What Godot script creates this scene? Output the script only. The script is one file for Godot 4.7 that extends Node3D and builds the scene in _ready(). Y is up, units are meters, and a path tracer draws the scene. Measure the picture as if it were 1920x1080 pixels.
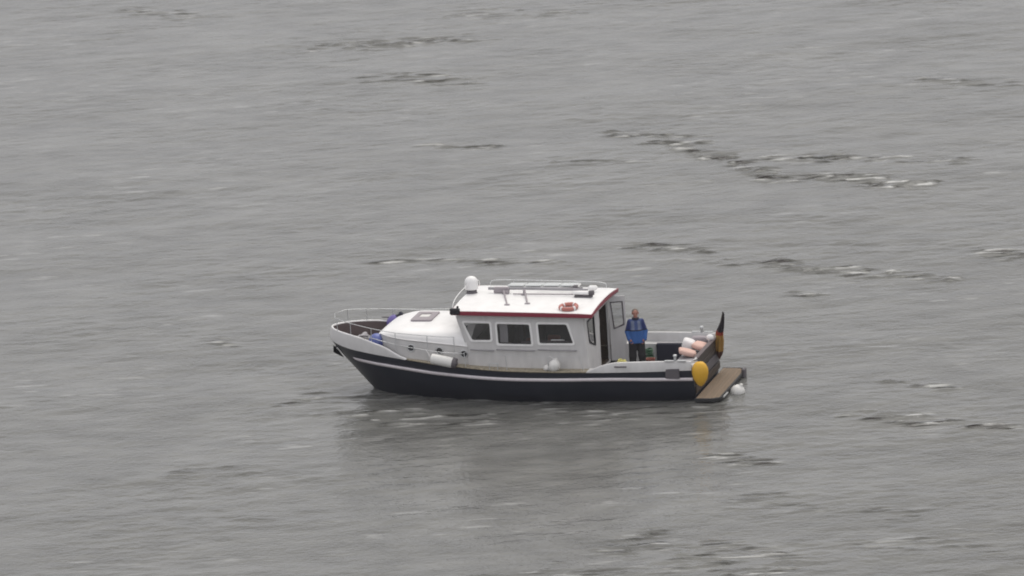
extends Node3D
# A dark-hulled white cabin cruiser lying on grey ruffled water, seen from a high bank under an overcast sky.
# Boat coordinates: +x to the bow, +y up from the waterline, +z to starboard (the far side); metres.

const YAW := 14.4
var M := {}
var boat: Node3D
var names := {}

# ---------------------------------------------------------------- naming helpers
func numbered(parent: Node, called: String) -> String:
	var key := str(parent.get_instance_id()) + called
	var n: int = names.get(key, 0)
	names[key] = n + 1
	return called if n == 0 else "%s_%03d" % [called, n]

func put(called: String, st: SurfaceTool, mat: Material, parent: Node) -> MeshInstance3D:
	st.generate_normals()
	var o := MeshInstance3D.new()
	o.mesh = st.commit()
	o.material_override = null
	o.mesh.surface_set_material(0, mat)
	o.name = numbered(parent, called)
	parent.add_child(o, true)
	return o

func tag(o: Node, label: String, category: String, group := "") -> void:
	o.set_meta("label", label)
	o.set_meta("category", category)
	if group != "":
		o.set_meta("group", group)

func thing(called: String, label: String, category: String, at: Vector3, turn := 0.0, group := "") -> Node3D:
	# a top-level thing that rests on the boat: at and turn are in boat coordinates
	var o := Node3D.new()
	o.name = numbered(self, called)
	add_child(o, true)
	o.transform = boat.transform * Transform3D(Basis(Vector3.UP, turn), at)
	tag(o, label, category, group)
	return o

# ---------------------------------------------------------------- mesh helpers
func mb() -> SurfaceTool:
	var st := SurfaceTool.new()
	st.begin(Mesh.PRIMITIVE_TRIANGLES)
	return st

func tri(st: SurfaceTool, a: Vector3, b: Vector3, c: Vector3, sg: int, col := Color.WHITE) -> void:
	if (b - a).cross(c - a).length_squared() < 1e-16:
		return
	for p: Vector3 in [a, b, c]:
		st.set_smooth_group(sg)
		st.set_color(col)
		st.add_vertex(p)

func tri_o(st: SurfaceTool, a: Vector3, b: Vector3, c: Vector3, ctr: Vector3, sg: int) -> void:
	# clockwise as seen from outside (away from ctr)
	if (c - a).cross(b - a).dot((a + b + c) / 3.0 - ctr) > 0.0:
		tri(st, a, b, c, sg)
	else:
		tri(st, a, c, b, sg)

func box(st: SurfaceTool, c: Vector3, size: Vector3, bev := 0.01, basis := Basis.IDENTITY) -> void:
	var h := size * 0.5
	bev = minf(bev, minf(h.x, minf(h.y, h.z)) * 0.6)
	var P := func(s: Vector3, ax: int) -> Vector3:
		var v := Vector3(s.x * (h.x - bev), s.y * (h.y - bev), s.z * (h.z - bev))
		v[ax] = s[ax] * h[ax]
		return c + basis * v
	for ax in 3:
		var u := (ax + 1) % 3
		var w := (ax + 2) % 3
		for sg: float in [-1.0, 1.0]:
			var q := []
			for k: Array in [[-1, -1], [1, -1], [1, 1], [-1, 1]]:
				var s := Vector3.ZERO
				s[ax] = sg
				s[u] = k[0]
				s[w] = k[1]
				q.append(P.call(s, ax))
			tri_o(st, q[0], q[1], q[2], c, -1)
			tri_o(st, q[0], q[2], q[3], c, -1)
		# edges along ax
		for su: float in [-1.0, 1.0]:
			for sw: float in [-1.0, 1.0]:
				var s1 := Vector3.ZERO
				s1[u] = su
				s1[w] = sw
				var s2 := s1
				s1[ax] = -1
				s2[ax] = 1
				var a: Vector3 = P.call(s1, u)
				var b: Vector3 = P.call(s2, u)
				var d: Vector3 = P.call(s2, w)
				var e: Vector3 = P.call(s1, w)
				tri_o(st, a, b, d, c, -1)
				tri_o(st, a, d, e, c, -1)
	for sx: float in [-1.0, 1.0]:
		for sy: float in [-1.0, 1.0]:
			for sz: float in [-1.0, 1.0]:
				var s := Vector3(sx, sy, sz)
				tri_o(st, P.call(s, 0), P.call(s, 1), P.call(s, 2), c, -1)

func grid(st: SurfaceTool, rows: Array, flip := false, closed := false, sg := 0, cols := []) -> void:
	for i in rows.size() - 1:
		var r0: PackedVector3Array = rows[i]
		var r1: PackedVector3Array = rows[i + 1]
		var n := r0.size()
		var c: Color = cols[i] if cols.size() > i else Color.WHITE
		for j in (n if closed else n - 1):
			var k := (j + 1) % n
			if flip:
				tri(st, r0[j], r1[k], r0[k], sg, c)
				tri(st, r0[j], r1[j], r1[k], sg, c)
			else:
				tri(st, r0[j], r0[k], r1[k], sg, c)
				tri(st, r0[j], r1[k], r1[j], sg, c)

func fan(st: SurfaceTool, ring: PackedVector3Array, ctr: Vector3, outward: Vector3, sg := -1) -> void:
	for j in ring.size():
		tri_o(st, ring[j], ring[(j + 1) % ring.size()], ctr, ctr - outward, sg)

func tube(st: SurfaceTool, path: Array, r: float, sides := 8, r_end := -1.0) -> void:
	var rows := []
	var n := path.size()
	var up := Vector3(0.13, 0.97, 0.21).normalized()
	for i in n:
		var p: Vector3 = path[i]
		var d: Vector3 = (path[mini(i + 1, n - 1)] - path[maxi(i - 1, 0)]).normalized()
		var a := d.cross(up)
		if a.length() < 0.1:
			a = d.cross(Vector3(0.9, 0.1, 0.4))
		a = a.normalized()
		var b := d.cross(a).normalized()
		var rr := r if r_end < 0.0 else lerpf(r, r_end, float(i) / (n - 1))
		var ring := PackedVector3Array()
		for k in sides:
			var t := TAU * k / sides
			ring.append(p + a * cos(t) * rr + b * sin(t) * rr)
		rows.append(ring)
	grid(st, rows, false, true)
	fan(st, rows[0], path[0], path[0] - path[1])
	fan(st, rows[n - 1], path[n - 1], path[n - 1] - path[n - 2])

func lathe(st: SurfaceTool, profile: Array, xf: Transform3D, sides := 20, sg := 0) -> void:
	# profile: [radius, height] pairs from bottom to top
	var rows := []
	for pr: Array in profile:
		var ring := PackedVector3Array()
		for k in sides:
			var t := TAU * k / sides
			ring.append(xf * Vector3(cos(t) * pr[0], pr[1], sin(t) * pr[0]))
		rows.append(ring)
	grid(st, rows, false, true, sg)
	fan(st, rows[0], xf * Vector3(0, profile[0][1], 0), xf.basis * Vector3.DOWN)
	fan(st, rows[-1], xf * Vector3(0, profile[-1][1], 0), xf.basis * Vector3.UP)

func smooth_path(pts: Array, per := 6) -> Array:
	var out := []
	for i in pts.size() - 1:
		var a: Vector3 = pts[maxi(i - 1, 0)]
		var b: Vector3 = pts[i]
		var c: Vector3 = pts[i + 1]
		var d: Vector3 = pts[mini(i + 2, pts.size() - 1)]
		for k in per:
			out.append(b.cubic_interpolate(c, a, d, float(k) / per))
	out.append(pts[-1])
	return out

func curve(table: Array, x: float) -> float:
	# table: [x, value] pairs with x rising
	var n := table.size()
	if x <= table[0][0]:
		return table[0][1]
	for i in n - 1:
		if x <= table[i + 1][0]:
			var t: float = (x - table[i][0]) / (table[i + 1][0] - table[i][0])
			return cubic_interpolate(table[i][1], table[i + 1][1], table[maxi(i - 1, 0)][1], table[mini(i + 2, n - 1)][1], t)
	return table[n - 1][1]

func rounded(poly: Array, r: float, per := 4) -> PackedVector2Array:
	var out := PackedVector2Array()
	var n := poly.size()
	for i in n:
		var p: Vector2 = poly[i]
		var a: Vector2 = poly[(i + n - 1) % n]
		var b: Vector2 = poly[(i + 1) % n]
		var pa := p + (a - p).normalized() * r
		var pb := p + (b - p).normalized() * r
		for k in per + 1:
			var t := float(k) / per
			out.append(pa.lerp(p, t).lerp(p.lerp(pb, t), t))
	return out

func inset(poly: Array, d: float) -> Array:
	var c := Vector2.ZERO
	for p: Vector2 in poly:
		c += p / poly.size()
	var out := []
	for p: Vector2 in poly:
		var v := p - c
		out.append(c + Vector2(v.x - signf(v.x) * d, v.y - signf(v.y) * d))
	return out

func plate(st: SurfaceTool, poly: PackedVector2Array, xf: Transform3D, w0: float, w1: float, hole := PackedVector2Array()) -> void:
	# a flat plate in the xy plane of xf, from z = w0 to w1; hole: a ring with as many points as poly
	if hole.is_empty():
		var idx := Geometry2D.triangulate_polygon(poly)
		for i in range(0, idx.size(), 3):
			var a := poly[idx[i]]
			var b := poly[idx[i + 1]]
			var c := poly[idx[i + 2]]
			var mid := (a + b + c) / 3.0
			for w: Array in [[w0, w1], [w1, w0]]:
				tri_o(st, xf * Vector3(a.x, a.y, w[0]), xf * Vector3(b.x, b.y, w[0]), xf * Vector3(c.x, c.y, w[0]), xf * Vector3(mid.x, mid.y, w[1]), -1)
	var n := poly.size()
	var sgn := 1.0 if Geometry2D.is_polygon_clockwise(poly) else -1.0
	for i in n:
		var j := (i + 1) % n
		var rim := [poly] if hole.is_empty() else [poly, hole]
		for k in rim.size():
			var a: Vector2 = rim[k][i]
			var b: Vector2 = rim[k][j]
			var out := Vector2(b.y - a.y, a.x - b.x) * sgn * (-1.0 if k == 0 else 1.0)
			var ctr2 := (a + b) * 0.5 - out.normalized() * 0.05
			var ctr := xf * Vector3(ctr2.x, ctr2.y, (w0 + w1) * 0.5)
			tri_o(st, xf * Vector3(a.x, a.y, w0), xf * Vector3(b.x, b.y, w0), xf * Vector3(b.x, b.y, w1), ctr, -1)
			tri_o(st, xf * Vector3(a.x, a.y, w0), xf * Vector3(b.x, b.y, w1), xf * Vector3(a.x, a.y, w1), ctr, -1)
		if not hole.is_empty():
			for w: Array in [[w0, w1], [w1, w0]]:
				var m2 := (poly[i] + poly[j] + hole[i] + hole[j]) * 0.25
				var ctr3 := xf * Vector3(m2.x, m2.y, w[1])
				var A := xf * Vector3(poly[i].x, poly[i].y, w[0])
				var B := xf * Vector3(poly[j].x, poly[j].y, w[0])
				var C := xf * Vector3(hole[j].x, hole[j].y, w[0])
				var D := xf * Vector3(hole[i].x, hole[i].y, w[0])
				tri_o(st, A, B, C, ctr3, -1)
				tri_o(st, A, C, D, ctr3, -1)

func torus(st: SurfaceTool, xf: Transform3D, R: float, r: float, a0 := 0.0, a1 := TAU, n := 32, grow := 0.0) -> void:
	var rows := []
	for i in n + 1:
		var a := lerpf(a0, a1, float(i) / n)
		var ring := PackedVector3Array()
		for k in 12:
			var t := TAU * k / 12
			var rr := R + cos(t) * (r + grow)
			ring.append(xf * Vector3(cos(a) * rr, sin(t) * (r + grow), sin(a) * rr))
		rows.append(ring)
	grid(st, rows, true, true)

# ---------------------------------------------------------------- bodies: a field of tapered capsules meshed as surface nets
func capsule_dist(p: Vector3, a: Vector3, b: Vector3, ra: float, rb: float) -> float:
	var ab := b - a
	var t := clampf((p - a).dot(ab) / maxf(ab.length_squared(), 1e-9), 0.0, 1.0)
	return p.distance_to(a + ab * t) - lerpf(ra, rb, t)

func body(st: SurfaceTool, bones: Array, cell: float, k: float, colour = null, cut = null) -> void:
	# bones: [a, b, radius at a, radius at b, optional squash scale]
	var lo := Vector3.INF
	var hi := -Vector3.INF
	for b: Array in bones:
		var r: float = maxf(b[2], b[3]) + k + cell * 2
		for e: Vector3 in [b[0], b[1]]:
			lo = lo.min(e - Vector3.ONE * r)
			hi = hi.max(e + Vector3.ONE * r)
	var nx := int((hi.x - lo.x) / cell) + 2
	var ny := int((hi.y - lo.y) / cell) + 2
	var nz := int((hi.z - lo.z) / cell) + 2
	var f := PackedFloat32Array()
	f.resize(nx * ny * nz)
	f.fill(10.0)
	for b: Array in bones:
		var r: float = maxf(b[2], b[3]) + k + cell * 1.5
		var l: Vector3 = ((b[0].min(b[1]) - Vector3.ONE * r - lo) / cell).floor().max(Vector3.ZERO)
		var h: Vector3 = ((b[0].max(b[1]) + Vector3.ONE * r - lo) / cell).ceil()
		for z in range(int(l.z), mini(int(h.z) + 1, nz)):
			for y in range(int(l.y), mini(int(h.y) + 1, ny)):
				var at := (z * ny + y) * nx
				for x in range(int(l.x), mini(int(h.x) + 1, nx)):
					var d := capsule_dist(lo + Vector3(x, y, z) * cell, b[0], b[1], b[2], b[3])
					if d > k + cell * 2:
						continue
					var o := f[at + x]
					var q := maxf(k - absf(o - d), 0.0) / k
					f[at + x] = minf(o, d) - q * q * k * 0.25
	if cut != null:
		for z in nz:
			for y in ny:
				for x in nx:
					var i := (z * ny + y) * nx + x
					if f[i] < cell * 3:
						f[i] = maxf(f[i], cut.call(lo + Vector3(x, y, z) * cell))
	var vid := {}
	var step := [1, nx, nx * ny]
	var offs := [0, 1, nx, nx + 1, nx * ny, nx * ny + 1, nx * ny + nx, nx * ny + nx + 1]
	var corner := [Vector3(0, 0, 0), Vector3(1, 0, 0), Vector3(0, 1, 0), Vector3(1, 1, 0), Vector3(0, 0, 1), Vector3(1, 0, 1), Vector3(0, 1, 1), Vector3(1, 1, 1)]
	var edges := [[0, 1], [2, 3], [4, 5], [6, 7], [0, 2], [1, 3], [4, 6], [5, 7], [0, 4], [1, 5], [2, 6], [3, 7]]
	for z in nz - 1:
		for y in ny - 1:
			var base := (z * ny + y) * nx
			for x in nx - 1:
				var i := base + x
				var s := 0
				for c in 8:
					if f[i + offs[c]] < 0.0:
						s += 1
				if s == 0 or s == 8:
					continue
				var p := Vector3.ZERO
				var n := 0
				for e: Array in edges:
					var a := f[i + offs[e[0]]]
					var b := f[i + offs[e[1]]]
					if (a < 0.0) != (b < 0.0):
						p += (corner[e[0]] as Vector3).lerp(corner[e[1]], a / (a - b))
						n += 1
				vid[i] = lo + (Vector3(x, y, z) + p / n) * cell
	for i: int in vid:
		for ax in 3:
			var a := f[i]
			var b := f[i + step[ax]]
			if (a < 0.0) == (b < 0.0):
				continue
			var u: int = step[(ax + 1) % 3]
			var w: int = step[(ax + 2) % 3]
			if not (vid.has(i - u) and vid.has(i - w) and vid.has(i - u - w)):
				continue
			var q := [vid[i], vid[i - u], vid[i - u - w], vid[i - w]]
			if a < 0.0:
				q.reverse()
			var col := Color.WHITE
			if colour != null:
				col = colour.call((q[0] + q[1] + q[2] + q[3]) / 4.0)
			tri(st, q[0], q[1], q[2], 0, col)
			tri(st, q[0], q[2], q[3], 0, col)

# ---------------------------------------------------------------- materials
func lin(r: float, g: float, b: float) -> Color:
	return Color(r, g, b).linear_to_srgb()

func noise_tex(seed_: int, freq: float, lo: float, hi: float, size := 256) -> NoiseTexture2D:
	var n := FastNoiseLite.new()
	n.seed = seed_
	n.frequency = freq
	n.fractal_octaves = 4
	var t := NoiseTexture2D.new()
	t.width = size
	t.height = size
	t.seamless = true
	t.noise = n
	var g := Gradient.new()
	g.set_color(0, Color(lo, lo, lo))
	g.set_color(1, Color(hi, hi, hi))
	t.color_ramp = g
	return t

func mat(called: String, c: Color, rough: float, metal := 0.0, wear: Texture2D = null, scale := Vector3.ONE) -> StandardMaterial3D:
	var m := StandardMaterial3D.new()
	m.resource_name = called
	m.albedo_color = c
	m.roughness = rough
	m.metallic = metal
	if wear:
		m.albedo_texture = wear
		m.uv1_triplanar = true
		m.uv1_scale = scale
	M[called] = m
	return m

func materials() -> void:
	var grime := noise_tex(3, 0.012, 0.95, 1.0)
	var streak := noise_tex(5, 0.012, 0.92, 1.0)
	var wood := noise_tex(9, 0.03, 0.62, 1.0)
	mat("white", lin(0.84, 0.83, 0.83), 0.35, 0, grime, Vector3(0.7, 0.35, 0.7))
	mat("white_shaded", lin(0.61, 0.60, 0.60), 0.4, 0, streak, Vector3(1.1, 0.3, 1.1))  # the same white paint, darkened to stand for shade on upright faces
	mat("hull_paint", lin(0.021, 0.024, 0.036), 0.28, 0, grime, Vector3(0.5, 0.9, 0.5))
	mat("strake", lin(0.68, 0.63, 0.66), 0.5, 0, streak, Vector3(1.5, 1, 1.5))
	mat("deck", lin(0.47, 0.41, 0.31), 0.7, 0, wood, Vector3(1.2, 1.2, 1.2))
	mat("fore_deck", lin(0.52, 0.48, 0.42), 0.7, 0, wood, Vector3(1.2, 1.2, 1.2))
	mat("maroon", lin(0.10, 0.075, 0.078), 0.6, 0, grime, Vector3.ONE)
	mat("red", lin(0.24, 0.028, 0.05), 0.4, 0, grime, Vector3.ONE)
	mat("teak", lin(0.29, 0.205, 0.135), 0.75, 0, wood, Vector3(4, 2, 1.2))
	mat("teak_dark", lin(0.265, 0.19, 0.125), 0.75, 0, wood, Vector3(4, 2, 1.2))
	mat("transom_wood", lin(0.055, 0.035, 0.025), 0.5, 0, wood, Vector3(3, 3, 1))
	mat("interior", lin(0.075, 0.05, 0.035), 0.6, 0, wood, Vector3(2, 2, 2))
	mat("interior_dark", lin(0.03, 0.025, 0.028), 0.8)
	mat("steel", lin(0.55, 0.56, 0.57), 0.35, 0.9)
	mat("rubber", lin(0.018, 0.018, 0.02), 0.6)
	mat("black", lin(0.012, 0.012, 0.016), 0.5)
	mat("navy", lin(0.014, 0.015, 0.03), 0.7)
	mat("grey", lin(0.33, 0.32, 0.34), 0.6, 0, grime, Vector3.ONE)
	mat("dark_grey", lin(0.10, 0.09, 0.10), 0.6)
	mat("vinyl_white", lin(0.72, 0.71, 0.69), 0.45, 0, grime, Vector3(3, 3, 3))
	mat("vinyl_blue", lin(0.10, 0.13, 0.36), 0.4)
	mat("vinyl_violet", lin(0.12, 0.09, 0.30), 0.45)
	mat("yellow", lin(0.70, 0.39, 0.03), 0.6, 0, grime, Vector3(4, 4, 4))
	mat("pale_yellow", lin(0.55, 0.5, 0.16), 0.8)
	mat("salmon", lin(0.64, 0.43, 0.37), 0.9)
	mat("cloth_white", lin(0.74, 0.72, 0.72), 0.9)
	mat("lilac", lin(0.31, 0.28, 0.30), 0.9)
	mat("green", lin(0.04, 0.10, 0.055), 0.8)
	mat("rust", lin(0.22, 0.07, 0.05), 0.7)
	mat("ring_red", lin(0.42, 0.15, 0.125), 0.5)
	mat("panel_blue", lin(0.58, 0.60, 0.60), 0.2)
	mat("skin", lin(0.34, 0.16, 0.12), 0.55)
	mat("hair", lin(0.16, 0.13, 0.11), 0.8)
	mat("trousers", lin(0.014, 0.013, 0.015), 0.9)
	mat("shoe", lin(0.05, 0.035, 0.03), 0.7)
	var tint := mat("tint", Color.WHITE, 0.85)
	tint.vertex_color_use_as_albedo = true
	var glass := mat("glass", Color(0.1, 0.1, 0.11, 0.12), 0.03)
	glass.transparency = BaseMaterial3D.TRANSPARENCY_ALPHA
	var smoke := mat("hatch_glass", lin(0.03, 0.03, 0.035), 0.08)
	smoke.metallic_specular = 0.6

# ---------------------------------------------------------------- hull form
const SHEER := [[-5.15, 0.88], [-4.0, 0.86], [-2.4, 0.85], [-1.27, 0.855], [0.23, 0.90], [1.93, 1.03], [2.9, 1.14], [3.77, 1.22], [4.45, 1.28], [5.17, 1.39]]
const DROP := [[-5.15, 0.20], [-4.4, 0.18], [-2.9, 0.145], [-0.5, 0.165], [1.75, 0.20], [3.19, 0.235], [4.2, 0.26], [5.1, 0.27]]

func sheer(x: float) -> float:
	return curve(SHEER, x)

func plan(t: float, p: float, e: float) -> float:
	var tm := 0.42
	if t > tm:
		var u := (t - tm) / (1.0 - tm)
		return pow(maxf(0.0, 1.0 - pow(u, p)), e)
	var v := (tm - t) / tm
	return 1.0 - 0.12 * v * v

func level(k: int, t: float) -> Vector3:
	# hull curves from keel to sheer, starboard side
	match k:
		0:
			return Vector3(lerpf(-5.1, 3.3, t), -0.55, 0.02)
		1:
			return Vector3(lerpf(-5.1, 3.7, t), -0.35, 1.05 * plan(t, 1.9, 0.75))
		2:
			return Vector3(lerpf(-5.12, 4.02, t), 0.0, 1.50 * plan(t, 2.0, 0.62))
		3:
			var x := lerpf(-5.13, 4.44, t)
			return Vector3(x, (sheer(x) - curve(DROP, x) - 0.098) * 0.5 * lerpf(1.0, 1.08, t * t), 1.70 * plan(t, 2.1, 0.6))
		4:
			var x := lerpf(-5.15, 4.85, t)
			return Vector3(x, sheer(x) - curve(DROP, x) - 0.098, 1.81 * plan(t, 2.15, 0.58))
		5:
			var x := lerpf(-5.15, 4.93, t)
			return Vector3(x, sheer(x) - curve(DROP, x), 1.83 * plan(t, 2.15, 0.575))
		_:
			var x := lerpf(-5.15, 5.16, t)
			return Vector3(x, sheer(x), 1.87 * plan(t, 2.2, 0.55))

func half_beam(x: float) -> float:
	return level(6, (x + 5.15) / 10.31).z

func mir(v: Vector3, s: float) -> Vector3:
	return Vector3(v.x, v.y, v.z * s)

func spaced(i: int, n: int) -> float:
	# stations that crowd towards the stem
	var t := float(i) / n
	return 1.0 - pow(1.0 - t, 1.6)

func build_hull() -> void:
	var st := mb()
	for s: float in [-1.0, 1.0]:
		var rows := []
		for k in 7:
			var r := PackedVector3Array()
			for i in 65:
				r.append(mir(level(k, spaced(i, 64)), s))
			rows.append(r)
		grid(st, rows, s < 0)
	put("hull", st, M.hull_paint, boat)
	# transom
	var ring := PackedVector2Array()
	for k in range(0, 7):
		ring.append(Vector2(level(k, 0).z, level(k, 0).y))
	for k in range(6, -1, -1):
		ring.append(Vector2(-level(k, 0).z, level(k, 0).y))
	st = mb()
	var aft := Transform3D(Basis(Vector3(0, 0, 1), Vector3.UP, Vector3(-1, 0, 0)), Vector3(-5.13, 0, 0))
	plate(st, ring, aft, -0.03, 0.03)
	var transom := put("transom", st, M.hull_paint, boat)
	for a: Array in [[0.30, 0.20, "transom_wood"], [0.56, 0.24, "dark_grey"], [0.80, 0.16, "transom_wood"]]:
		st = mb()
		box(st, Vector3(-5.175, a[0], 0.05), Vector3(0.03, a[1], 2.95), 0.008)
		put("plank", st, M[a[2]], transom)
	st = mb()
	box(st, Vector3(-5.20, 0.66, -0.55), Vector3(0.02, 0.14, 0.5), 0.004)
	put("name_plate", st, M.grey, boat)
	# rubbing strake
	for s: float in [-1.0, 1.0]:
		st = mb()
		var rows := [PackedVector3Array(), PackedVector3Array(), PackedVector3Array(), PackedVector3Array(), PackedVector3Array()]
		for i in 61:
			var t := lerpf(0.0, 0.945, spaced(i, 60))
			var lo := level(4, t)
			var hi := level(5, t)
			var o := 0.045 * minf(1.0, (0.95 - t) * 12.0)
			var prof := [lo + Vector3(0, 0, -0.005), lo + Vector3(0, 0.012, o), (lo + hi) * 0.5 + Vector3(0, 0, o * 1.2), hi + Vector3(0, -0.012, o), hi + Vector3(0, 0, -0.005)]
			for k in 5:
				rows[k].append(mir(prof[k], s))
		grid(st, rows, s < 0)
		put("rubbing_strake", st, M.strake, boat)
	# bow bulwark: white outside, dull maroon inside, steel cap
	var top := [[2.72, 1.13], [2.95, 1.24], [3.32, 1.41], [4.1, 1.60], [5.12, 1.69]]
	for s: float in [-1.0, 1.0]:
		var lo := PackedVector3Array()
		var mid := PackedVector3Array()
		var hi := PackedVector3Array()
		var hi_in := PackedVector3Array()
		var lo_in := PackedVector3Array()
		var cap := []
		for i in 41:
			var t := lerpf(0.763, 1.0, spaced(i, 40))
			var a := level(6, t) + Vector3(0, 0.002, 0.012 if t < 0.999 else 0.0)
			var x := lerpf(-5.15, 5.11, t)
			var b := Vector3(x, maxf(curve(top, x), a.y + 0.005), 1.90 * plan(t, 2.2, 0.55))
			lo.append(mir(a, s))
			mid.append(mir((a + b) * 0.5 + Vector3(0.02, 0, 0.01), s))
			hi.append(mir(b, s))
			var inw := Vector3(-0.05 * t * t * t, 0, -0.045)
			hi_in.append(mir(Vector3(b.x - 0.05 * t * t, b.y, maxf(b.z - 0.045, 0.0)), s))
			lo_in.append(mir(Vector3(a.x - 0.06 * t * t, a.y - 0.06, maxf(a.z - 0.07, 0.0)) + inw * 0.0, s))
			if i % 2 == 0:
				cap.append(mir(Vector3(b.x - 0.02 * t * t, b.y + 0.012, maxf(b.z - 0.02, 0.0)), s))
		st = mb()
		grid(st, [lo, mid, hi], s < 0)
		grid(st, [hi, hi_in], s < 0, false, 1)
		var bw := put("bow_bulwark", st, M.white_shaded, boat)
		st = mb()
		grid(st, [hi_in, lo_in], s < 0)
		put("bulwark_lining", st, M.maroon, bw)
		st = mb()
		tube(st, cap, 0.022, 8)
		put("cap_rail", st, M.white, bw)
	# stern bulwark, rising in a ramp behind the wheelhouse
	var ramp := [[-5.15, 1.13], [-4.8, 1.14], [-3.1, 1.125], [-2.75, 1.05], [-2.42, 0.93], [-2.3, 0.87]]
	for s: float in [-1.0, 1.0]:
		st = mb()
		var rows := [PackedVector3Array(), PackedVector3Array(), PackedVector3Array(), PackedVector3Array(), PackedVector3Array(), PackedVector3Array()]
		for i in 31:
			var x := lerpf(-5.13, -2.32, i / 30.0)
			var a := Vector3(x, sheer(x), half_beam(x) + 0.012)
			var y := curve(ramp, x)
			var pr := [a + Vector3(0, 0.002, 0), Vector3(x, y - 0.02, a.z + 0.005), Vector3(x, y, a.z - 0.01), Vector3(x, y, a.z - 0.07), Vector3(x, y - 0.02, a.z - 0.085), Vector3(x, a.y - 0.05, a.z - 0.085)]
			for k in 6:
				rows[k].append(mir(pr[k], s))
		grid(st, rows, s < 0)
		var e0 := PackedVector3Array()
		for k in 6:
			e0.append(rows[k][0])
		fan(st, e0, (e0[0] + e0[2] + e0[3] + e0[5]) / 4.0, Vector3.LEFT)
		put("stern_bulwark", st, M.white_shaded, boat)
		# rounded quarter piece that turns on to the transom
		st = mb()
		var hb := half_beam(-5.13)
		var q := []
		for i in 7:
			var a := PI * 0.5 * i / 6.0
			q.append(mir(Vector3(-5.13 - 0.06 * sin(a), 1.0, hb - 0.16 + 0.16 * cos(a)), s))
		tube(st, q, 0.06, 10)
		box(st, mir(Vector3(-5.165, 1.0, hb - 0.30), s), Vector3(0.06, 0.26, 0.36), 0.02)
		put("quarter_piece", st, M.white_shaded, boat)
	st = mb()
	box(st, Vector3(-5.15, 0.985, 0.06), Vector3(0.07, 0.20, 2.45), 0.015)
	put("transom_board", st, M.transom_wood, boat)
	st = mb()
	box(st, Vector3(-5.15, 1.105, 0.06), Vector3(0.13, 0.035, 2.5), 0.012)
	put("transom_cap", st, M.maroon, boat)
	# side deck, fore deck, cockpit
	for s: float in [-1.0, 1.0]:
		st = mb()
		var inner := PackedVector3Array()
		var outer := PackedVector3Array()
		for i in 61:
			var x := lerpf(-2.3, 2.95, i / 60.0)
			outer.append(mir(Vector3(x, sheer(x) + 0.004, half_beam(x) - 0.004), s))
			inner.append(mir(Vector3(x, sheer(x) + 0.012, 1.25), s))
		grid(st, [outer, inner], s < 0)
		put("side_deck", st, M.deck, boat)
		st = mb()
		var toe := []
		for i in 41:
			var x := lerpf(-2.35, 2.75, i / 40.0)
			toe.append(mir(Vector3(x, sheer(x) + 0.02, half_beam(x) - 0.03), s))
		tube(st, toe, 0.022, 6)
		put("toe_rail", st, M.deck, boat)
		st = mb()
		inner = PackedVector3Array()
		outer = PackedVector3Array()
		var down := PackedVector3Array()
		for i in 21:
			var x := lerpf(-5.1, -2.32, i / 20.0)
			outer.append(mir(Vector3(x, 0.88, half_beam(x) - 0.06), s))
			inner.append(mir(Vector3(x, 0.88, 1.42), s))
			down.append(mir(Vector3(x, 0.38, 1.42), s))
		grid(st, [outer, inner], s < 0, false, 0)
		grid(st, [inner, down], s < 0, false, 1)
		put("cockpit_coaming", st, M.white_shaded, boat)
	st = mb()
	var l := PackedVector3Array()
	var r := PackedVector3Array()
	var c := PackedVector3Array()
	for i in 31:
		var x := lerpf(2.6, 5.02, i / 30.0)
		var hb := maxf(half_beam(x) - 0.02, 0.0)
		l.append(Vector3(x, sheer(x) - 0.03, -hb))
		c.append(Vector3(x, sheer(x), 0))
		r.append(Vector3(x, sheer(x) - 0.03, hb))
	grid(st, [l, c, r])
	put("fore_deck", st, M.fore_deck, boat)
	st = mb()
	for i in 9:
		box(st, Vector3(-3.7, 0.365, -1.28 + i * 0.32), Vector3(2.8, 0.03, 0.31), 0.004)
	put("cockpit_floor", st, M.grey, boat)
	# swimming platform
	var platform := Node3D.new()
	platform.name = "swim_platform"
	boat.add_child(platform)
	for i in 6:
		st = mb()
		var x := -5.255 - i * 0.102
		var w := 3.45 if i < 4 else (3.36 if i == 4 else 3.2)
		box(st, Vector3(x, 0.115, 0.06), Vector3(0.099, 0.03, w), 0.004)
		put("plank", st, M.teak if i % 2 == 0 else M.teak_dark, platform)
	st = mb()
	var rim := [Vector3(-5.2, 0.085, -1.70), Vector3(-5.66, 0.085, -1.69), Vector3(-5.84, 0.085, -1.55), Vector3(-5.84, 0.085, 1.67), Vector3(-5.66, 0.085, 1.81), Vector3(-5.2, 0.085, 1.82)]
	for i in 5:
		var a: Vector3 = rim[i]
		var b: Vector3 = rim[i + 1]
		var d := (b - a).normalized()
		box(st, (a + b) * 0.5, Vector3((b - a).length() + 0.03, 0.10, 0.045), 0.012, Basis(d, Vector3.UP, d.cross(Vector3.UP)))
	put("edge_frame", st, M.rubber, platform)
	for z: float in [-1.1, 0.06, 1.2]:
		st = mb()
		box(st, Vector3(-5.5, 0.065, z), Vector3(0.62, 0.06, 0.06), 0.01)
		put("bracket", st, M.black, platform)
	st = mb()
	box(st, Vector3(-5.87, 0.10, 1.35), Vector3(0.09, 0.26, 0.28), 0.03)
	put("step_bracket", st, M.dark_grey, platform)
	st = mb()
	tube(st, [Vector3(-5.9, 0.10, -1.4), Vector3(-5.9, 0.10, -0.9)], 0.025)
	put("grab_bar", st, M.steel, platform)

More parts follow.
